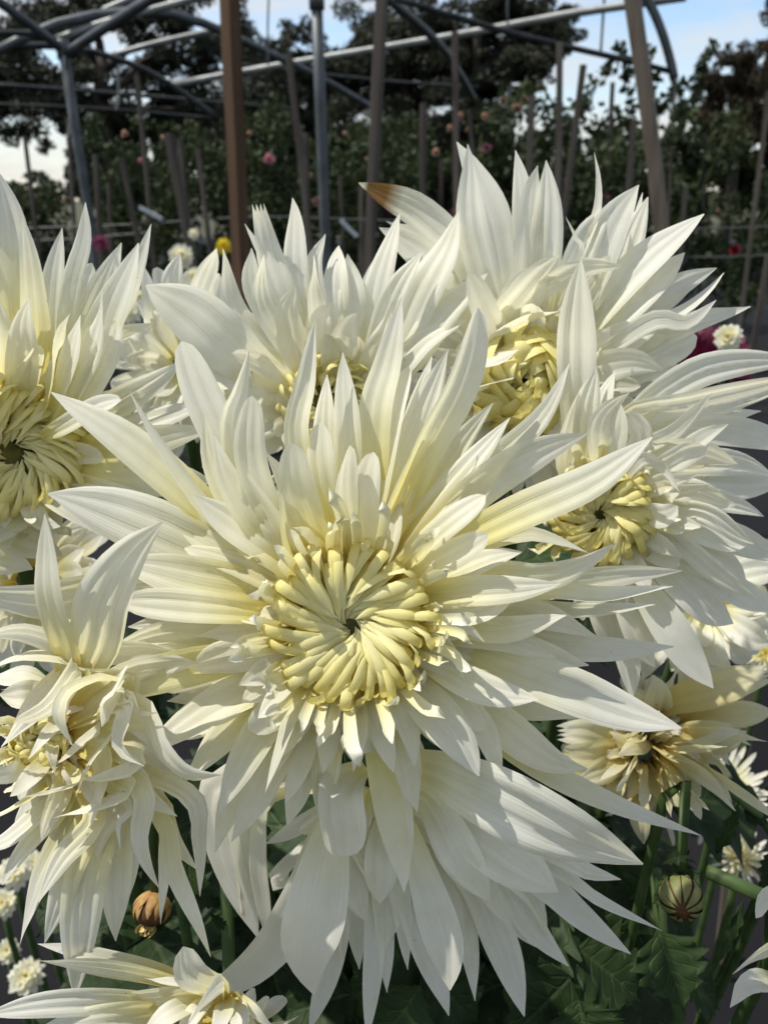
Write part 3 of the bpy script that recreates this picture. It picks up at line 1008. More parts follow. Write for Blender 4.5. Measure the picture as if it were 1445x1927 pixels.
# ------------------------------------------------------------------ lobed leaves, buds, stems
def leaf_geo(base, tip, nrmv, width, fold=0.25, droop=0.1, lobes=5, seed=0):
    rr = random.Random(seed)
    base = np.asarray(base, float); tip = np.asarray(tip, float)
    Ld = tip - base
    Ln = np.linalg.norm(Ld)
    T = Ld / Ln
    Nn = nrm(np.asarray(nrmv) - T * np.dot(nrmv, T))
    S = np.cross(T, Nn)
    rows, cols = 30, 9
    t = np.linspace(0, 1, rows)
    env = np.sin(np.clip(t * 1.06 - 0.0, 0, 1) ** 0.75 * math.pi) ** 0.8
    saw = 0.5 + 0.5 * np.abs(((t * lobes + rr.random()) % 1) * 2 - 1) ** 0.7
    fine = 1 + 0.10 * np.abs(((t * lobes * 3.3) % 1) * 2 - 1)
    h = width / 2 * env * saw * fine + 0.012 * width
    v = np.linspace(-1, 1, cols)
    sk = 0.16 * Ln * np.abs(v) ** 1.2 * 0.6
    x = h[:, None] * v[None, :]
    y = fold * np.abs(x) - droop * Ln * (t ** 2)[:, None] + 0.02 * Ln * np.sin(t * 15 + rr.random() * 6)[:, None] * np.abs(v)[None, :]
    y = y - 0.10 * np.abs(v)[None, :] * np.abs(np.sin(t * lobes * math.pi))[:, None] * h[:, None]
    V = base + T * (t[:, None] * Ln + sk[None, :] * (1 - t[:, None]))[..., None] + S * x[..., None] + Nn * y[..., None]
    uv = np.stack(np.broadcast_arrays(t[:, None], (v[None, :] + 1) / 2), -1).reshape(-1, 2)
    return V.reshape(-1, 3), grid_faces(rows, cols), uv


def leafpx(m, b, t, d0, d1, wpx, nv=(0, -0.3, 1.0), seed=None, **k):
    seed = random.randint(0, 9999) if seed is None else seed
    bb, tt = P(*b, d0), P(*t, d1)
    return add('leaf', leaf_geo(bb, tt, np.array(nv, float), wpx * d0 / FPX, seed=seed, **k), m.root if isinstance(m, Mum) else m, M_leaf)


VIEWN = tuple(nrm(CAM - P(720, 1200, .3)))
def stem_leaves(m, n, s0=0.10, s1=0.75, size=(0.05, 0.085)):
    c = catmull(m.stem_pts, 60)
    for i in range(n):
        f = s0 + (s1 - s0) * (i + random.random()) / n
        b = resample(c, np.array([0, f, 1]))[1]
        a = i * 2.4 + random.random()
        ln = random.uniform(*size)
        d = np.array([math.cos(a), math.sin(a), random.uniform(-.5, .25)])
        add('leaf', leaf_geo(b, b + nrm(d) * ln, np.array([0, -0.2, 1.0]) + rng.normal(size=3) * .3, ln * random.uniform(.7, .95), seed=random.randint(0, 9999)), m.root, M_leaf)


for m_ in (hero, lf, bc, ur, rf, ll, lc, bt, sp, e1, e2, e3):
    stem_leaves(m_, 15)
leafpx(hero, (420, 1015), (290, 962), 0.36, 0.34, 75, (0, -.5, 1))
leafpx(hero, (400, 1330), (330, 1230), 0.34, 0.33, 80, VIEWN)
leafpx(hero, (360, 1300), (300, 1240), 0.36, 0.35, 70, VIEWN)
leafpx(ll, (440, 1470), (490, 1680), 0.345, 0.33, 95, VIEWN)
leafpx(ll, (350, 1560), (360, 1720), 0.35, 0.34, 100, VIEWN)
leafpx(ll, (380, 1500), (430, 1560), 0.37, 0.35, 90, VIEWN)
leafpx(ll, (1, 1300), (40, 1340), 0.40, 0.42, 60, VIEWN)


def shoot(x0, y0, d0, x1, y1, d1, label, leaves, r=0.0042, group='leafy chrysanthemum shoots'):
    a, b = P(x0, y0, d0), P(x1, y1, d1)
    g = np.array([b[0] * 1.15, b[1] + 0.12, 0.0])
    root = empty('leafy_shoot', g, label, 'plant', group)
    m = (a + b) / 2 + np.array([0, 0, -0.01])
    add('stem', tube_mesh([a, m, b, (b + g) / 2 + np.array([0, .04, 0]), g], r * 0.8, r * 1.5, 8, 20), root, M_stem)
    for bx, by, tx, ty, dd0, dd1, w, nv in leaves:
        leafpx(root, (bx, by), (tx, ty), dd0, dd1, w, nv)
    return root


UPN = (0.1, -0.35, 1.0)
shoot(1330, 1640, .33, 1460, 1775, .34, 'thick green shoot running diagonally past the round bud',
      [(1300, 1600, 1240, 1622, .34, .335, 36, UPN), (1320, 1640, 1225, 1700, .36, .36, 80, UPN), (1345, 1610, 1395, 1515, .35, .34, 34, VIEWN), (1400, 1690, 1350, 1830, .345, .34, 26, VIEWN)], r=0.0038)
shoot(1235, 1640, .40, 1270, 1930, .42, 'shoot with a broad lobed leaf hanging over the weed mat',
      [(1235, 1745, 1290, 1900, .365, .35, 150, VIEWN), (1220, 1700, 1130, 1900, .40, .41, 170, UPN), (1240, 1650, 1140, 1720, .42, .43, 150, UPN), (1260, 1800, 1370, 1900, .41, .42, 130, UPN)])
shoot(1060, 1640, .40, 1085, 1960, .42, 'shoot hung with broad dark leaves under the long skirt of petals',
      [(1075, 1700, 940, 1800, .40, .39, 190, UPN), (1080, 1780, 1210, 1880, .39, .38, 200, UPN), (1080, 1830, 960, 1960, .38, .37, 210, VIEWN), (1080, 1720, 1190, 1690, .42, .42, 160, UPN), (1085, 1880, 1110, 1990, .37, .36, 170, VIEWN), (1030, 1650, 1120, 1620, .44, .44, 150, UPN)])
shoot(800, 1600, .42, 790, 1960, .43, 'shoot with dark leaves in the deepest shade below the skirt of petals',
      [(795, 1760, 660, 1890, .40, .39, 190, VIEWN), (790, 1820, 900, 1930, .39, .38, 190, VIEWN), (790, 1700, 900, 1780, .42, .42, 160, UPN), (795, 1850, 700, 1990, .37, .36, 150, VIEWN), (800, 1680, 700, 1740, .43, .44, 150, UPN)])
shoot(1440, 1480, .46, 1480, 1560, .47, 'thin shoot crossing in front of the sunlit spidery blooms',
      [(1445, 1530, 1390, 1535, .44, .43, 30, UPN), (1450, 1600, 1440, 1680, .42, .41, 40, UPN)], r=0.003)
shoot(1305, 1440, .40, 1470, 1600, .41, 'shoot sloping down from the wilted bloom',
      [(1360, 1500, 1330, 1460, .40, .39, 28, VIEWN), (1400, 1545, 1450, 1520, .40, .40, 50, UPN)], r=0.0026)
shoot(425, 1640, .33, 440, 1960, .34, 'straight green shoot standing behind the creamy bloom seen sideways',
      [(425, 1700, 350, 1690, .335, .33, 26, VIEWN), (430, 1750, 395, 1720, .33, .325, 22, VIEWN), (425, 1690, 470, 1620, .35, .34, 60, VIEWN)], r=0.0034)


SHADE_SHOOTS = [(120, 1180, .50, 'added shading shoot hidden behind the drooping bloom'), (330, 1150, .48, 'added shading shoot hidden behind the broad pale petals of the largest bloom'), (540, 1250, .46, 'added shading shoot hidden behind the lower petals of the largest bloom'), (760, 1300, .46, 'added shading shoot hidden behind the skirt of hanging petals'),
         (930, 1330, .47, 'added shading shoot between the largest bloom and the wilted one'), (1100, 1350, .50, 'added shading shoot behind the wilted bloom'), (1250, 1420, .52, 'added shading shoot between the wilted bloom and the spidery ones'), (1010, 1500, .46, 'added shading shoot leafing out under the long bright petal'), (620, 1620, .46, 'added shading shoot leafing out in the gap under the largest bloom'),
         (1150, 1560, .48, 'added shading shoot leafing out above the broad lobed leaf'), (860, 1700, .50, 'added shading shoot leafing out in the dark under the hanging skirt'), (480, 1560, .46, 'added shading shoot leafing out in the dark between two hanging blooms')]
for px_, py_, d_, lb_ in SHADE_SHOOTS:  # extra shoots added behind the blooms to shade the ground and low leaves
    a_ = P(px_, py_, d_)
    g_0 = np.array([a_[0] * 1.1, a_[1] + .10, 0])
    rt_ = empty('leafy_shoot', g_0, lb_, 'plant', 'leafy chrysanthemum shoots')
    add('stem', tube_mesh([a_, a_ * .6 + g_0 * .4 + np.array([.02, .02, 0]), g_0], .003, .0055, 8, 14), rt_, M_stem)
    for i in range(16):
        f_ = 0.02 + .62 * (i + random.random()) / 16
        b_ = a_ + (g_0 - a_) * f_
        an_ = i * 2.4 + random.random()
        ln_ = random.uniform(.055, .095)
        dd_ = nrm(np.array([math.cos(an_), math.sin(an_) * .8, random.uniform(-.6, .1)]))
        add('leaf', leaf_geo(b_, b_ + dd_ * ln_, np.array([0, -0.2, 1.0]) + rng.normal(size=3) * .3, ln_ * random.uniform(.75, 1.0), seed=random.randint(0, 9999)), rt_, M_leaf)


def bud(px, py, d, rpx, label, bract, core, stem_to, axis, open_=0.9, nb=11, tuft=None):
    O = P(px, py, d)
    rm = rpx * d / FPX
    A = nrm(np.array(axis, float))
    U = nrm(np.cross(A, [0.3, 0.9, 0.1]))
    V = np.cross(A, U)
    g = P(*stem_to)
    gr = np.array([g[0] * 1.1, g[1] + .1, 0])
    root = empty('flower_bud', gr, label, 'bud')
    add('stem', tube_mesh([O - A * rm * .8, O - A * rm * 2.0, g, gr], 0.0022, 0.004, 8, 20), root, M_stem)
    a = np.linspace(0, 2 * math.pi, 14, endpoint=False)
    prof = [(math.sin(q), -math.cos(q)) for q in np.linspace(0.15, 2.85, 9)]
    Vv = np.concatenate([O + (np.cos(a)[:, None] * U + np.sin(a)[:, None] * V) * rm * .93 * s + A * (rm * .86 * c) for s, c in prof])
    f = [(i * 14 + j, i * 14 + (j + 1) % 14, (i + 1) * 14 + (j + 1) % 14, (i + 1) * 14 + j) for i in range(8) for j in range(14)]
    f.append(tuple(8 * 14 + j for j in range(14)))
    add('core', (Vv, f, np.zeros((len(Vv), 2))), root, core)
    for ring, (n, lim) in enumerate([(nb, 2.45 * open_), (nb - 2, 1.5)]):
        for i in range(n):
            th = 2 * math.pi * (i + ring * .5 + random.uniform(-.15, .15)) / n
            dirp = U * math.cos(th) + V * math.sin(th)
            pts = [O + dirp * math.sin(q) * rm * (1.03 + .05 * ring) - A * math.cos(q) * rm * 0.98 for q in np.linspace(0.15, lim * random.uniform(.92, 1.05), 7)]
            add('bract', petal_mesh(pts, rm * 6.28 / nb * .86, dirp, (-0.9, -0.8), 'p', 0.0, 0, 0, rows=12, cols=7, base=.5, wave=.02, peak=.5), root, bract)
    if tuft:
        for i in range(14):
            th = random.uniform(0, 6.28)
            dirp = U * math.cos(th) + V * math.sin(th)
            pts = [O + A * rm * .7 + dirp * rm * random.uniform(.05, .4), O + A * rm * 1.0 + dirp * rm * random.uniform(.2, .6), O + A * rm * random.uniform(1.1, 1.45) + dirp * rm * random.uniform(.0, .5)]
            add('floret', petal_mesh(pts, rm * .35, dirp, (2, 1.5), 'r', 0, random.uniform(-1, 1), 0, rows=9, cols=5), root, tuft)
    return root


bud(1281, 1690, 0.335, 40, 'round olive green bud with brown seams beside the thick diagonal shoot', M_bud_g, M_bud_d, (1225, 1600, .37), tuple(CAM - P(1281, 1690, .335) + np.array([0.05, 0, -0.22])), open_=1.16)
bud(286, 1712, 0.325, 34, 'withered brown bud with a tuft of dried yellow florets', M_bud_b, M_bud_d, (330, 1640, .36), (-0.15, -0.7, -0.75), open_=0.85, tuft=M_bud_y)

# ------------------------------------------------------------------ small blooms farther down and behind
def pompom(px, py, d, rpx, label, mat, n=46, w=0.34, narrow=False, group=None, axis=(0, 0.3), ground=True, flat=0.5, name='chrysanthemum', cat='flower'):
    O = P(px, py, d)
    rm = rpx * d / FPX
    A = nrm(nrm(CAM - O) + RIGHT * axis[0] + UP * axis[1])
    U = nrm(UP - A * np.dot(UP, A)); V = np.cross(U, A)
    g = np.array([O[0], O[1] + .03, 0.0])
    root = empty(name, g, label, cat, group)
    add('stem', tube_mesh([O - A * rm * .3, O - A * rm * .6 - np.array([0, 0, .05]), g], 0.0035, 0.005, 6, 10), root, M_stem)
    for i in range(n):
        q = (i + .5) / n
        th = i * 2.39996
        ph = R(12 + (112 if not narrow else 90) * q ** .8) + random.uniform(-.1, .1)
        dirp = V * math.cos(th) - U * math.sin(th)
        d0 = dirp * math.sin(ph) + A * math.cos(ph)
        L_ = rm * (0.6 + 0.45 * q) * random.uniform(.85, 1.1)
        d1 = nrm(d0 + dirp * .25)
        pts = [O + d0 * rm * .08, O + d0 * L_ * .5, O + d0 * L_ * .8 + d1 * L_ * .1, O + d0 * L_ * .85 + d1 * L_ * .2 + A * (rm * .12 if narrow else 0)]
        add('petal', petal_mesh(pts, rm * w * random.uniform(.8, 1.2), nrm(A - d0 * np.dot(A, d0) + U * .01), (2.2, 1.0), 'r' if narrow else 'p', .08, random.uniform(-.3, .3), 0, rows=8, cols=5, base=.6), root, mat)
    return root


pompom(1322, 696, 0.97, 94, 'dark maroon chrysanthemum glowing between white petals', M_maroon, 90, .30)
pompom(1370, 634, 0.84, 28, 'small white bloom over the shoulder of the maroon chrysanthemum', M_petal, 40, .5)
pompom(1350, 1490, 0.62, 95, 'sunlit spidery chrysanthemum with thin quilled petals behind the wilted one', M_petal_warm, 70, .10, True)
pompom(1392, 1612, 0.66, 60, 'smaller spidery white bloom close to the thick diagonal shoot', M_petal_warm, 50, .12, True)
pompom(1440, 1230, 0.75, 50, 'spidery white bloom beside the rough pinkish stake', M_petal, 40, .12, True)
GB = 'small white blooms low behind the hanging petals'
for px, py, d, r in [(28, 1640, .8, 34), (62, 1625, .85, 26), (6, 1700, .85, 30), (50, 1838, .75, 36), (15, 1790, .9, 26), (100, 1650, .95, 22)]:
    pompom(px, py, d, r, 'small white bloom near the ground behind the drooping petals', M_petal, 34, .4, group=GB)
GW = 'pale blooms in the next row'
for px, py, d, r, m, lb in [(342, 482, 2.6, 26, M_petal_warm, 'pale cream bloom in the next row'), (365, 520, 2.7, 20, M_petal_warm, 'pale cream bloom in the next row'),
                            (240, 585, 2.2, 30, M_petal, 'pale white bloom above the dark mat'), (262, 560, 2.4, 20, M_petal, 'pale white bloom above the dark mat'),
                            (300, 560, 2.5, 22, M_petal, 'pale white bloom above the dark mat'), (365, 440, 3.0, 12, M_petal_warm, 'pale cream bloom in the next row')]:
    pompom(px, py, d, r, lb, m, 34, .4, group=GW)
pompom(421, 462, 2.8, 17, 'bright yellow bloom beside the square timber post', M_yellow, 34, .45)
pompom(1381, 470, 5.0, 12, 'deep red bloom standing over the dark weed mat', M_red, 30, .5)
pompom(190, 456, 3.4, 17, 'magenta bloom low among thin stakes', M_magenta, 30, .5)

# ------------------------------------------------------------------ ground
M_mat, t_, N_, L_, o_ = base_mat('weed_mat')
g_ = N_('ShaderNodeTexCoord')
br = N_('ShaderNodeTexNoise'); br.inputs['Scale'].default_value = 0.9; br.inputs['Detail'].default_value = 8
wv = N_('ShaderNodeTexWave'); wv.inputs['Scale'].default_value = 90; wv.inputs['Distortion'].default_value = 0.5
L_(g_.outputs['Object'], br.inputs['Vector']); L_(g_.outputs['Object'], wv.inputs['Vector'])
rp_ = N_('ShaderNodeValToRGB'); ramp(rp_, [(0.35, (0.003, 0.003, 0.004)), (0.62, (0.008, 0.0078, 0.009))])
L_(br.outputs['Fac'], rp_.inputs[0])
bp_ = N_('ShaderNodeBump'); bp_.inputs['Strength'].default_value = 0.4; bp_.inputs['Distance'].default_value = 0.002
L_(wv.outputs['Fac'], bp_.inputs['Height'])
pb_ = N_('ShaderNodeBsdfPrincipled'); pb_.inputs['Roughness'].default_value = 0.75; pb_.inputs['Specular IOR Level'].default_value = 0.15
L_(rp_.outputs[0], pb_.inputs['Base Color']); L_(bp_.outputs[0], pb_.inputs['Normal']); L_(pb_.outputs[0], o_.inputs[0])
M_soil = simple_mat('far_field', (0.035, 0.04, 0.02), (0.07, 0.065, 0.035), 0.4, 0.95, 0.2, 0.05)
gr = new_obj('ground', mesh('ground', [(-400, -60, -0.004), (400, -60, -0.004), (400, 900, -0.004), (-400, 900, -0.004)], [(0, 1, 2, 3)], False), None, M_soil)
gr['kind'] = 'structure'
wmv, wmf = [], []
nx, ny = 60, 90
for j in range(ny + 1):
    for i in range(nx + 1):
        x = -14 + 28 * i / nx; y = -4 + 34 * j / ny
        wmv.append((x, y, 0.004 + 0.012 * abs(math.sin(x * 1.7 + 0.6 * math.sin(y))) + rng.normal(0, .004)))
wm = new_obj('weed_mat', mesh('weed_mat', wmv, grid_faces(ny + 1, nx + 1), True), None, M_mat)
wm['kind'] = 'structure'

# ------------------------------------------------------------------ steel tunnel frame
M_steel = simple_mat('galvanised_tube', (0.045, 0.055, 0.062), (0.09, 0.10, 0.108), 12, 0.5, 0.15, 0.002, metal=0.3, spec=0.5)
M_paint = simple_mat('pale_purlin', (0.16, 0.17, 0.17), (0.26, 0.27, 0.26), 10, 0.45, 0.1, 0.002, metal=0.2)
fr0 = PY(612, 430, 4.3)
frame = empty('tunnel_frame', (fr0[0], fr0[1], 0), 'grey steel tunnel frame of bent hoops and purlins without its cover', 'frame')


def ftube(name, pts, Y, wpx, mat=M_steel, n=16):
    if np.isscalar(Y): Y = [Y] * len(pts)
    q = [PY(a, b, y) for (a, b), y in zip(pts, Y)]
    r = wpx / 2 * (sum(Y) / len(Y)) / FPX * 1.06
    return add(name, tube_mesh(q, r, r, 10, n), frame, mat)


def fpost(top, bot, Y, wpx, mat=M_steel):
    a, b = PY(*top, Y), PY(*bot, Y)
    g = b + (b - a) * (b[2] / (a[2] - b[2]))
    r = wpx / 2 * Y / FPX
    o = add('post', tube_mesh([a, g], r, r, 12, 6), frame, mat)
    add('collar', tube_mesh([a + np.array([0, 0, -.03]), a + np.array([0, 0, .05])], r * 1.35, r * 1.35, 12, 3), frame, mat)
    return o


fpost((596, 4), (612, 430), 4.3, 19)
fpost((120, 96), (168, 400), 4.6, 16)
ftube('hoop', [(-20, -10), (60, 48), (118, 92)], [4.2, 4.4, 4.6], 15)
ftube('hoop', [(130, 98), (210, 45), (300, -12)], [4.6, 4.3, 4.0], 15)
ftube('hoop', [(-20, 105), (70, 60), (150, 34), (255, 22), (340, 30), (410, 55), (500, 97), (600, 145), (720, 215)], [4.8, 4.9, 5, 5.1, 5.2, 5.4, 5.8, 6.2, 6.8], 13)
ftube('brace', [(150, 92), (200, 104), (270, 130), (335, 168), (410, 222)], 5.4, 9)
ftube('purlin', [(195, 21), (262, -8)], 5.2, 11, M_paint)
ftube('purlin', [(108, 74), (200, 42), (310, 13), (400, -12)], 5.0, 11, M_paint)
ftube('purlin', [(213, 104), (310, 78), (430, 52)], 5.6, 9, M_paint)
ftube('purlin', [(328, 159), (520, 124), (720, 90), (900, 59), (1080, 25), (1290, -6)], [7.2, 6.9, 6.5, 6.2, 5.9, 5.5], 11, M_paint)
ftube('rail', [(-20, 158), (210, 175), (400, 192), (560, 206)], 6.2, 6)
ftube('rail', [(-20, 195), (200, 205), (400, 222)], 7.0, 4)
ftube('rail', [(-20, 62), (60, 63), (110, 75)], 4.6, 9)
ftube('rail', [(-20, 92), (60, 86), (130, 88)], 5.2, 10)
ftube('hoop', [(718, -12), (775, 35), (832, 90), (868, 145), (890, 185)], [5.2, 5.5, 5.8, 6.2, 6.5], 12)
ftube('brace', [(742, -3), (850, 30), (960, 62), (1080, 91), (1190, 116), (1262, 135)], [5.0, 5.1, 5.2, 5.3, 5.4, 5.5], 9)
ftube('hoop', [(1200, -30), (1228, 20), (1248, 70), (1262, 120), (1268, 150)], 5.5, 14)
ftube('rail', [(440, 120), (700, 150), (900, 165)], 7.4, 5)
ftube('hanger_wire', [(506, -10), (504, 60), (505, 122)], 5.6, 3)
ftube('hanger_wire', [(1137, -10), (1133, 50), (1130, 96)], 5.8, 4)
ftube('hanger_wire', [(954, -10), (955, 46)], 5.8, 3)
ftube('hanger_wire', [(121, 105), (123, 160), (133, 215), (130, 262)], 4.5, 4, M_paint)
ftube('hanger_wire', [(222, 140), (224, 185), (219, 208)], 5.4, 4, M_paint)

M_rail = simple_mat('dull_rail', (0.02, 0.024, 0.026), (0.045, 0.05, 0.052), 12, 0.8, 0.1, 0.002, spec=0.1)
for o_r in frame.children:
    if o_r.name.startswith(('rail', 'brace')):
        o_r.data.materials.clear(); o_r.data.materials.append(M_rail)
M_wire = simple_mat('wire', (0.10, 0.10, 0.10), (0.16, 0.16, 0.16), 30, 0.5, 0.1, 0.001, metal=0.4)
for pts, Y, lb in [([(-30, 432), (250, 422), (480, 408), (700, 414), (860, 418)], 4.8, 'training wire strung between stakes behind the tall petals'),
                   ([(1150, 436), (1300, 431), (1480, 425)], 4.6, 'upper training wire over the open weed mat'),
                   ([(1200, 478), (1330, 484), (1480, 478)], 5.0, 'lower training wire over the open weed mat'),
                   ([(-30, 455), (120, 450), (300, 436)], 5.6, 'lower training wire behind the thin stakes')]:
    q = [PY(a, b, Y) for a, b in pts]
    o = new_obj('training_wire', None if False else mesh('training_wire', *(lambda g: (g[0], g[1]))(tube_mesh(q, 0.0045, 0.0045, 6, 24))), None, M_wire)
    tag(o, lb, 'wire')

# ------------------------------------------------------------------ stakes and timber post
M_wood = simple_mat('weathered_stake', (0.046, 0.039, 0.032), (0.105, 0.090, 0.074), 30, 0.85, 0.5, 0.003, stretch=(1, 1, .06), objvar=0.5)
M_wood2 = simple_mat('brown_timber', (0.055, 0.030, 0.015), (0.125, 0.070, 0.036), 22, 0.8, 0.5, 0.003, stretch=(1, 1, .05))
M_cane = simple_mat('pale_stake', (0.11, 0.086, 0.064), (0.19, 0.152, 0.115), 26, 0.8, 0.5, 0.003, stretch=(1, 1, .06))


def box_stake(name, a, b, w, dpt, mat, label, cat, group=None, bend=0.0, n=8, rot=0.3):
    T = nrm(b - a)
    s = nrm(np.cross(T, [0, 1, 0])); q = np.cross(T, s)
    s, q = s * math.cos(rot) + q * math.sin(rot), q * math.cos(rot) - s * math.sin(rot)
    V, f = [], []
    for i in range(n):
        t = i / (n - 1)
        c = a + (b - a) * t + s * bend * math.sin(t * math.pi * 1.3) + s * random.uniform(-.0015, .0015)
        k = random.uniform(.95, 1.05)
        e = 0.18
        for x, y in [(-1 + e, -1), (1 - e, -1), (1, -1 + e), (1, 1 - e), (1 - e, 1), (-1 + e, 1), (-1, 1 - e), (-1, -1 + e)]:
            V.append(c + s * x * w / 2 * k + q * y * dpt / 2 * k)
    for i in range(n - 1):
        for j in range(8):
            f.append((i * 8 + j, i * 8 + (j + 1) % 8, (i + 1) * 8 + (j + 1) % 8, (i + 1) * 8 + j))
    f += [tuple(range(7, -1, -1)), tuple((n - 1) * 8 + j for j in range(8))]
    g = np.array([b[0], b[1], 0.0])
    o = new_obj(name, mesh(name, np.array(V) - g, f, False), None, mat)
    o.location = g
    tag(o, label, cat, group)
    return o


def stake(top, bot, Y, wpx, mat=None, label='thin weathered garden stake among the rose bushes', group='thin garden stakes', bend=0.0, rot=0.4):
    a, b = PY(*top, Y), PY(*bot, Y)
    g = b + (b - a) * (b[2] / (a[2] - b[2]))
    w = wpx * Y / FPX
    return box_stake('garden_stake', a, g, w, w * .9, mat or M_wood, label, 'stake', group, bend, rot=rot)


box_stake('timber_post', PY(430, -60, 2.5), (lambda a, b: b + (b - a) * (b[2] / (a[2] - b[2])))(PY(430, -60, 2.5), PY(453, 470, 2.5)), 0.046, 0.042, M_wood2, 'square brown timber post sunlit on one narrow side', 'post', rot=0.62)
SG = 'thin garden stakes'
for top, bot, Y, w, lb in [
        ((47, 255), (66, 410), 4.6, 6, 'thin dark stake standing against the low gap of sky'),
        ((128, 220), (140, 420), 5.5, 6, 'thin stake close behind the slim steel post with the hoop joint'),
        ((180, 290), (190, 470), 4.0, 8, 'short upright stake over the magenta bloom'),
        ((205, 345), (210, 460), 6.0, 6, 'shortest thin stake behind the magenta bloom'),
        ((230, 298), (260, 450), 4.2, 8, 'short leaning stake under the peach rose buds'),
        ((258, 140), (286, 440), 4.8, 7, 'tall thin stake in front of the twisted tree trunk'),
        ((340, 260), (352, 400), 6.2, 9, 'dim stake directly behind the broad grey leaning stake'),
        ((372, 280), (396, 470), 4.8, 7, 'thin stake between the broad grey stake and the timber post'),
        ((543, 100), (582, 440), 4.0, 9, 'tall leaning stake beside the steel post, its tip at the purlin'),
        ((575, 250), (578, 460), 5.6, 10, 'upright stake behind the tall leaning one at the steel post'),
        ((640, 330), (645, 440), 6.0, 6, 'short thin stake behind the slanting white plant tag'),
        ((680, 350), (680, 460), 5.6, 7, 'short stake between the white tag and the tall brown stake'),
        ((797, 195), (795, 380), 4.6, 10, 'upright stake next to the hoop end over the brown-tipped petal'),
        ((830, 300), (830, 400), 6.5, 6, 'short dim stake deep behind the brown-tipped petal'),
        ((856, 60), (858, 280), 5.0, 9, 'tall upright stake under the broad overhanging tree'),
        ((882, 205), (889, 280), 5.6, 6, 'slim stake among the peach rose blooms'),
        ((1001, 180), (997, 300), 4.8, 10, 'upright stake right beside the cluster of peach roses'),
        ((1053, 80), (1050, 400), 4.6, 10, 'tall upright stake where the tree crown meets the sky'),
        ((1097, 122), (1062, 400), 4.4, 10, 'stake slanting against the sky beside a tall upright one'),
        ((1152, 155), (1144, 300), 5.4, 7, 'thin dark stake among the arching bare rose canes'),
        ((1192, 225), (1182, 360), 5.0, 10, 'stake close to the foot of the tall pale bent stake'),
        ((1270, 120), (1262, 300), 5.8, 4, 'hair-thin stake below the end of the last hoop'),
        ((1290, 350), (1276, 520), 5.0, 8, 'short stake at the edge of the weed mat under the upper wire'),
        ((1326, 250), (1318, 480), 6.4, 6, 'dim stake in the sunlit mixed hedge'),
        ((1447, 170), (1398, 560), 4.4, 8, 'long slanting stake in front of the rusty trees'),
        ((1446, 480), (1414, 660), 3.2, 10, 'slanting stake over the weed mat behind the maroon bloom')]:
    stake(top, bot, Y, w, label=lb, group=SG)
stake((318, 252), (368, 520), 3.4, 14, label='broad grey stake leaning beside the square timber post', group=None)
stake((718, -10), (700, 380), 3.4, 17, M_wood, label='tall brown stake rising past the purlin behind the blooms', group=None)
stake((1186, -20), (1240, 490), 3.0, 23, M_cane, label='tall pale bent stake by the end of the hoop', group=None, bend=0.02, rot=0.6)
stake((1440, 1020), (1400, 1390), 1.0, 32, M_cane, label='rough pinkish stake beside the spidery bloom', group=None)

M_clip = simple_mat('white_tag', (0.6, 0.65, 0.68), (0.75, 0.78, 0.8), 40, 0.5, 0.1, 0.001)
for a, b, Y, lb in [((640, 413), (672, 446), 4.5, 'slanting white plant tag tied to the wire by the steel post'), ((262, 390), (305, 412), 4.6, 'white plant tag on the wire among thin stakes')]:
    box_stake('plant_tag', PY(*a, Y), PY(*b, Y), 0.022, 0.004, M_clip, lb, 'tag', n=3).location = PY(*b, Y) * [1, 1, 0]

# ------------------------------------------------------------------ leaf clouds
def leaf_cloud(centers, radii, n, size, aspect=0.4, shell=0.35, flat=1.0, up=0.3):
    """small folded leaves scattered through ellipsoids"""
    centers = np.asarray(centers, float); radii = np.asarray(radii, float)
    wts = np.prod(radii, axis=1) ** 0.75
    idx = rng.choice(len(centers), n, p=wts / wts.sum())
    d = nrm(rng.normal(size=(n, 3)))
    rr = rng.random(n) ** shell
    # a few sub-clumps give light and dark masses
    p = centers[idx] + d * rr[:, None] * radii[idx]
    ax = nrm(rng.normal(size=(n, 3)) + np.array([0, 0, -up]))
    nn = nrm(np.cross(ax, rng.normal(size=(n, 3))))
    ss = np.cross(ax, nn)
    s = (size * rng.uniform(0.6, 1.4, n))[:, None]
    a = p - ax * s * .5
    b = p + ss * s * aspect * .5 + nn * s * .08
    c = p + ax * s * .5
    e = p - ss * s * aspect * .5 + nn * s * .08
    V = np.stack([a, b, c, e], 1).reshape(-1, 3)
    k = np.arange(n)[:, None] * 4
    F = np.hstack([k, k + 1, k + 2, k + 3]).astype(int)
    return V, F


def cloud_obj(name, parent, mat, V, F):
    o0 = np.array(parent.location)
    me = bpy.data.meshes.new(name)
    n = len(F)
    me.vertices.add(len(V)); me.vertices.foreach_set('co', (V - o0).astype(np.float32).ravel())
    me.loops.add(n * 4); me.loops.foreach_set('vertex_index', F.astype(np.int32).ravel())
    me.polygons.add(n); me.polygons.foreach_set('loop_start', (np.arange(n) * 4).astype(np.int32))
    me.update(calc_edges=True)
    return new_obj(name, me, parent, mat)


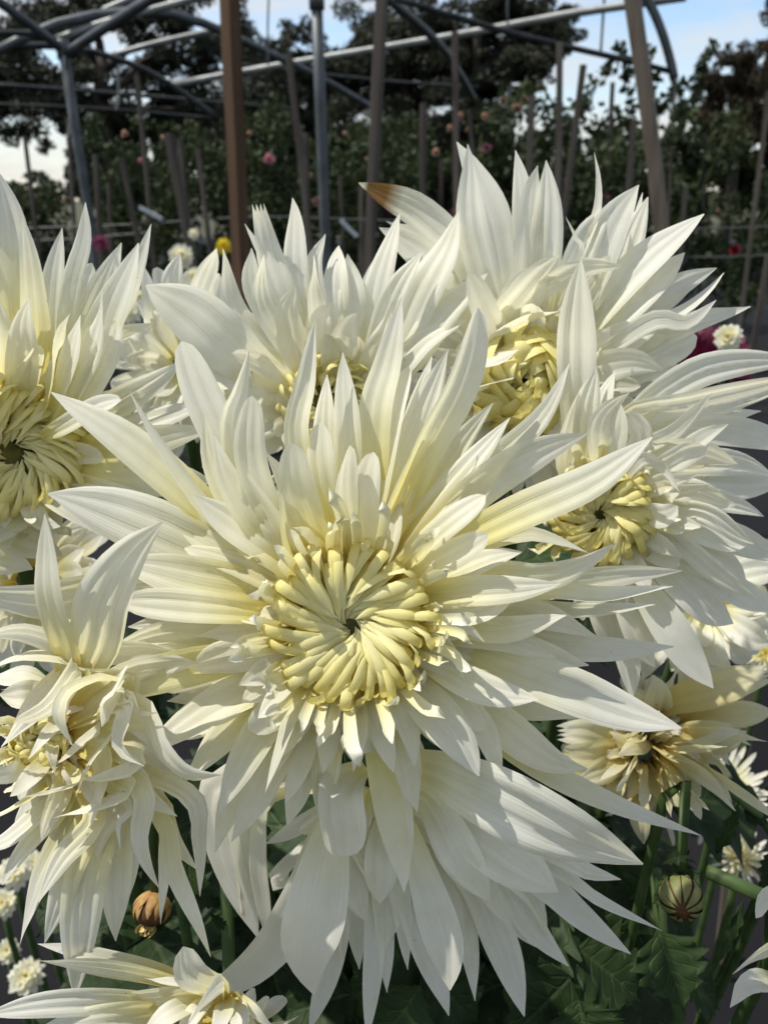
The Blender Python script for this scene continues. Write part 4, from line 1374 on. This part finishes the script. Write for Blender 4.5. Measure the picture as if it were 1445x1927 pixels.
M_euc = simple_mat('eucalypt_leaf', (0.016, 0.022, 0.012), (0.042, 0.046, 0.026), 0.9, 0.6, 0.1, 0.01, transl=0.2)
M_pine = simple_mat('dark_tree_leaf', (0.014, 0.020, 0.010), (0.038, 0.042, 0.022), 0.8, 0.6, 0.1, 0.01, transl=0.2)
M_brownish = simple_mat('rusty_tree_leaf', (0.028, 0.024, 0.012), (0.06, 0.045, 0.024), 0.8, 0.7, 0.1, 0.01, transl=0.2)
M_bush = simple_mat('rose_leaf', (0.016, 0.030, 0.010), (0.050, 0.066, 0.024), 3.0, 0.75, 0.1, 0.01, transl=0.3)
M_hedge = simple_mat('hedge_leaf', (0.014, 0.020, 0.009), (0.040, 0.045, 0.020), 0.5, 0.8, 0.1, 0.01, transl=0.2)
M_bark = simple_mat('bark', (0.02, 0.016, 0.013), (0.05, 0.04, 0.032), 6, 0.9, 0.8, 0.03, stretch=(1, 1, .3))


def tree(label, Y, trunk, limbs, clumps, n, leaf=0.13, mat=None, wpx=30, aspect=0.35, jit=1.2, sub=14, depth=1.0):
    q = [PY(a, b, Y) for a, b in trunk]
    g = np.array([q[-1][0], q[-1][1], 0])
    root = empty('tree', g, label, 'tree', 'trees beyond the tunnel frame')
    r = wpx / 2 * Y / FPX
    tv = [x for x in q[::-1]]
    add('trunk', tube_mesh([g] + tv, r * 1.25, r * .45, 10, 14), root, M_bark)
    for lm in limbs:
        lq = [PY(a, b, Y + random.uniform(-jit, jit) * .4) for a, b in lm]
        add('limb', tube_mesh(lq, r * .42, r * .12, 7, 10), root, M_bark)
    cs, rs = [], []
    for cx, cy, rx, ry in clumps:
        yy = Y + random.uniform(-jit, jit)
        c = PY(cx, cy, yy)
        k = yy / FPX
        for _ in range(sub):
            off = rng.normal(size=3) * 0.55
            cs.append(c + np.array([off[0] * rx * k, off[1] * rx * k * depth, off[2] * ry * k]))
            s_ = random.uniform(.22, .62)
            rs.append(((rx + ry) * .5 * k * s_ * 1.15, (rx + ry) * .5 * k * s_, (rx + ry) * .5 * k * s_ * .75))
    V, F = leaf_cloud(cs, rs, n, leaf, aspect)
    cloud_obj('crown', root, mat or M_euc, V, F)
    return root


tree('big dark tree with twisted forked trunk and ragged open crown', 15,
     [(196, 110), (190, 180), (196, 240), (205, 330)],
     [[(196, 130), (225, 110), (262, 70)], [(194, 180), (240, 150), (258, 122), (330, 90)], [(192, 150), (150, 100), (90, 60)], [(190, 190), (120, 190), (50, 200)], [(196, 200), (260, 205), (340, 205)], [(193, 130), (180, 60), (120, 10)]],
     [(35, 40, 60, 45), (105, 30, 60, 40), (60, 105, 60, 40), (140, 85, 45, 45), (130, 150, 50, 40), (40, 185, 70, 34), (110, 210, 60, 34), (40, 245, 40, 18), (165, 240, 35, 45), (215, 265, 45, 40), (260, 30, 60, 35), (330, 40, 60, 35),
      (300, 105, 50, 30), (370, 105, 50, 40), (345, 165, 60, 30), (290, 215, 60, 35), (380, 215, 60, 40), (160, 300, 20, 38), (85, 275, 18, 14), (190, 20, 50, 30), (-20, 120, 50, 90), (240, 235, 50, 40)], 52000, 0.10, M_euc, 44)
tree('rounded dark tree behind the square timber post', 21, [(560, 120), (555, 200), (555, 330)], [[(556, 190), (500, 140), (470, 120)], [(556, 180), (620, 130), (660, 110)]],
     [(540, 75, 45, 35), (505, 120, 45, 40), (580, 120, 55, 45), (640, 115, 50, 30), (480, 180, 50, 50), (560, 185, 70, 55), (640, 190, 60, 50), (455, 30, 28, 35), (450, 90, 30, 40), (520, 250, 80, 50), (620, 255, 80, 45), (440, 240, 50, 60)], 40000, 0.13, M_pine, 34)
tree('tall leaning dark tree behind the tall brown stake', 20, [(790, 40), (770, 130), (760, 300)], [[(772, 150), (730, 90), (700, 50)], [(770, 140), (830, 90), (860, 60)]],
     [(700, 40, 45, 40), (740, 85, 55, 45), (700, 130, 40, 35), (800, 60, 50, 45), (790, 120, 55, 40), (760, 180, 60, 45), (840, 150, 50, 40), (720, 225, 60, 50), (800, 235, 70, 45), (850, 30, 45, 40), (680, 80, 25, 25)], 34000, 0.12, M_pine, 30)
tree('broad dark tree whose crown overhangs the open sky', 19, [(900, 60), (895, 150), (890, 320)], [[(895, 140), (950, 90), (1000, 60)], [(895, 120), (860, 60), (850, 20)], [(896, 160), (950, 140), (1000, 135)]],
     [(905, 25, 45, 35), (960, 30, 50, 32), (1015, 35, 38, 30), (1020, 85, 36, 30), (970, 85, 45, 30), (915, 95, 45, 30), (985, 140, 45, 22), (935, 160, 40, 20), (880, 160, 35, 35), (900, 215, 50, 25), (1030, 60, 25, 25), (1040, 100, 18, 14)], 32000, 0.115, M_pine, 28)
tree('rusty green tree standing alone against the sky', 17, [(1385, 130), (1380, 200), (1378, 330)], [[(1382, 180), (1350, 160), (1335, 150)], [(1383, 190), (1410, 150), (1420, 140)]],
     [(1378, 108, 30, 20), (1345, 155, 28, 30), (1395, 150, 35, 30), (1360, 205, 40, 30), (1410, 205, 40, 40), (1335, 190, 22, 16), (1380, 250, 60, 30)], 15000, 0.10, M_brownish, 20)
tree('rusty green tree cut by the frame edge beyond the rose hedge', 17.5, [(1460, 100), (1455, 200), (1450, 330)], [[(1456, 200), (1440, 170), (1435, 150)]],
     [(1450, 150, 22, 30), (1460, 210, 40, 40), (1455, 15, 18, 22), (1465, 90, 24, 40), (1450, 260, 40, 30)], 9000, 0.10, M_brownish, 20)

# ---- far hedge line
def hedge(label, Y, spans, n, leaf, mat, name='hedge'):
    c0 = PY(*spans[0][:2], Y)
    root = empty(name, (c0[0], c0[1], 0), label, 'hedge')
    cs, rs = [], []
    for cx, cy, rx, ry in spans:
        c = PY(cx, cy, Y + random.uniform(-1, 1)); k = Y / FPX
        for _ in range(8):
            o = rng.normal(size=3) * .5
            cs.append(c + np.array([o[0] * rx * k, o[1] * 0.8, o[2] * ry * k]))
            s_ = random.uniform(.25, .45)
            rs.append((rx * k * s_, .5, ry * k * s_))
    V, F = leaf_cloud(cs, rs, n, leaf, .5)
    cloud_obj('foliage', root, mat, V, F)
    # woody stems standing on the ground
    for i in range(0, len(spans), 2):
        c = PY(spans[i][0], spans[i][1], Y)
        add('stem', tube_mesh([np.array([c[0], c[1], 0]), c], .05, .02, 6, 4), root, M_bark)
    return root


hedge('long dark hedge closing the field behind the rose bushes', 24, [(x, 330 + 26 * math.sin(x * .013) + random.uniform(-12, 12), 70, 75) for x in range(270, 1040, 42)], 60000, 0.17, M_hedge)
hedge('sunlit mixed hedge with yellowish patches beyond the open weed mat', 20, [(x, 345 + random.uniform(-20, 12), 60, 70) for x in range(1040, 1520, 38)], 42000, 0.13, M_bush)
hedge('low distant hedge under the bright gap of sky', 45, [(x, 372, 60, 26) for x in range(-80, 260, 40)], 12000, 0.25, M_hedge)


# ---- rose bushes with canes and blooms
def rose_head(root, c, r, mat):
    for i in range(16):
        q = (i + .5) / 16
        th = i * 2.39996
        ph = R(10 + 95 * q)
        A = nrm(CAM - c + np.array([0, 0, .8])); U = nrm(np.cross(A, [1, 0, 0.1])); V = np.cross(A, U)
        dirp = U * math.cos(th) + V * math.sin(th)
        d0 = dirp * math.sin(ph) + A * math.cos(ph)
        jr = random.uniform(.65, 1.25)
        pts = [c + rng.normal(size=3) * r * .12, c + d0 * r * .5, c + d0 * r * jr * (0.6 + .4 * q) + A * r * .1]
        yield petal_mesh(pts, r * .9, nrm(A - d0 * np.dot(A, d0) + U * .02), (1.5, 1.2), 'r', .0, 0, 0, rows=6, cols=5, base=.6)


def rose_bush(label, cx, top, bottom, Y, wpx, n, blooms, canes=7, mat=None, leaf=0.055, tall=()):
    c = PY(cx, (top + bottom) / 2, Y)
    k = Y / FPX
    root = empty('rose_bush', (c[0], c[1], 0), label, 'bush', 'rose bushes')
    zt, zb = PY(cx, top, Y)[2], max(0.25, PY(cx, bottom, Y)[2])
    cs, rs = [], []
    w = wpx * k / 2
    for i in range(canes):
        x1 = c[0] + random.uniform(-1, 1) * w
        y1 = c[1] + random.uniform(-.35, .35)
        z1 = zb + (zt - zb) * random.uniform(.62, 1.0)
        base = np.array([c[0] + random.uniform(-.15, .15) * 2 * w, c[1] + random.uniform(-.15, .15), 0])
        top_ = np.array([x1, y1, z1])
        add('cane', tube_mesh([base, (base + top_) / 2 + np.array([random.uniform(-.1, .1), 0, .15]), top_], .009, .003, 5, 7), root, M_stem)
        for f in np.linspace(.25, 1.0, 9):
            cs.append(base + (top_ - base) * f + rng.normal(size=3) * [.10, .10, .05])
            s_ = random.uniform(.08, .20)
            rs.append((s_, s_, s_ * .8))
    for tl in tall:
        q = [PY(a, b, Y) for a, b in tl]
        add('cane', tube_mesh([np.array([c[0], c[1], zb])] + q, .007, .002, 5, 10), root, M_stem)
        cc = catmull(q, 24)
        for p in cc[2:]:
            cs.append(p + rng.normal(size=3) * .02); rs.append((.045, .045, .045))
    V, F = leaf_cloud(cs, rs, n, leaf, .62, shell=.5)
    cloud_obj('foliage', root, mat or M_bush, V, F)
    for bx, by, rp, m in blooms:
        p = PY(bx, by, Y - .35)
        vs, fs, us, o = [], [], [], 0
        for v, f, u in rose_head(root, p, .85 * rp * (Y - .35) / FPX, m):
            vs.append(v); us.append(u); fs += [tuple(q + o for q in ff) for ff in f]; o += len(v)
        add('bloom', (np.vstack(vs), fs, np.vstack(us)), root, m)


PK, PE, MG = M_pink, M_peach, M_magenta
rose_bush('rose bush with small peach buds at its top beside the timber post', 270, 225, 480, 7.0, 190, 4200, [(235, 252, 8, PE), (265, 303, 6, PK), (310, 258, 7, PE)])
rose_bush('rose bush with one loose pink bloom behind the steel post', 500, 205, 480, 6.2, 200, 4600, [(506, 298, 12, PK), (558, 258, 7, PE), (597, 380, 11, PE), (470, 250, 6, PE)])
rose_bush('sparse rose bush with a magenta bloom low on its stem', 720, 230, 490, 6.4, 190, 3800, [(729, 393, 16, MG), (690, 300, 5, PE), (855, 398, 8, MG)])
rose_bush('tall rose bush bearing clustered peach and pink blooms', 920, 175, 480, 6.0, 210, 5200, [(915, 277, 11, PK), (946, 190, 9, PE), (973, 203, 11, PE), (985, 188, 10, PE), (911, 218, 8, PE), (846, 241, 7, PE), (820, 286, 8, PE), (866, 218, 7, PE), (880, 243, 5, PE)])
rose_bush('rose bush with long arching bare canes reaching into the sky', 1110, 210, 480, 5.6, 200, 4600, [(1140, 372, 8, PK)], tall=[[(1080, 260), (1095, 205), (1120, 160), (1150, 125)], [(1190, 260), (1185, 190), (1180, 120), (1165, 100)]])
rose_bush('rose bush with wild upright shoots beside the tall pale bent stake', 1250, 235, 470, 6.4, 190, 4600, [], tall=[[(1235, 230), (1228, 170), (1225, 100)], [(1265, 240), (1300, 190), (1320, 130), (1345, 84)], [(1240, 210), (1265, 180), (1290, 150)]])
rose_bush('low rose bush in front of the open sky gap', 100, 345, 490, 8.0, 220, 3600, [(40, 395, 5, PE), (120, 380, 5, PE)])
rose_bush('rose bush half hidden by the frame edge next to the rusty tree', 1400, 255, 460, 8.5, 240, 4800, [(1350, 395, 5, PE)])
rose_bush('thin rose bush between the two broad rose bushes', 620, 215, 480, 8.0, 220, 4600, [(650, 250, 5, PE), (585, 330, 5, PE)])
rose_bush('shaded rose bush deep behind the broad grey stake', 380, 235, 480, 8.0, 220, 4600, [(378, 290, 6, MG), (330, 300, 5, PE)])
rose_bush('shaded rose bush deep behind the peach blooms', 820, 225, 480, 8.2, 220, 4600, [(780, 260, 5, PE)])
rose_bush('shaded rose bush behind the leaning stakes', 1010, 235, 480, 8.4, 220, 4600, [(1045, 300, 5, PE)])
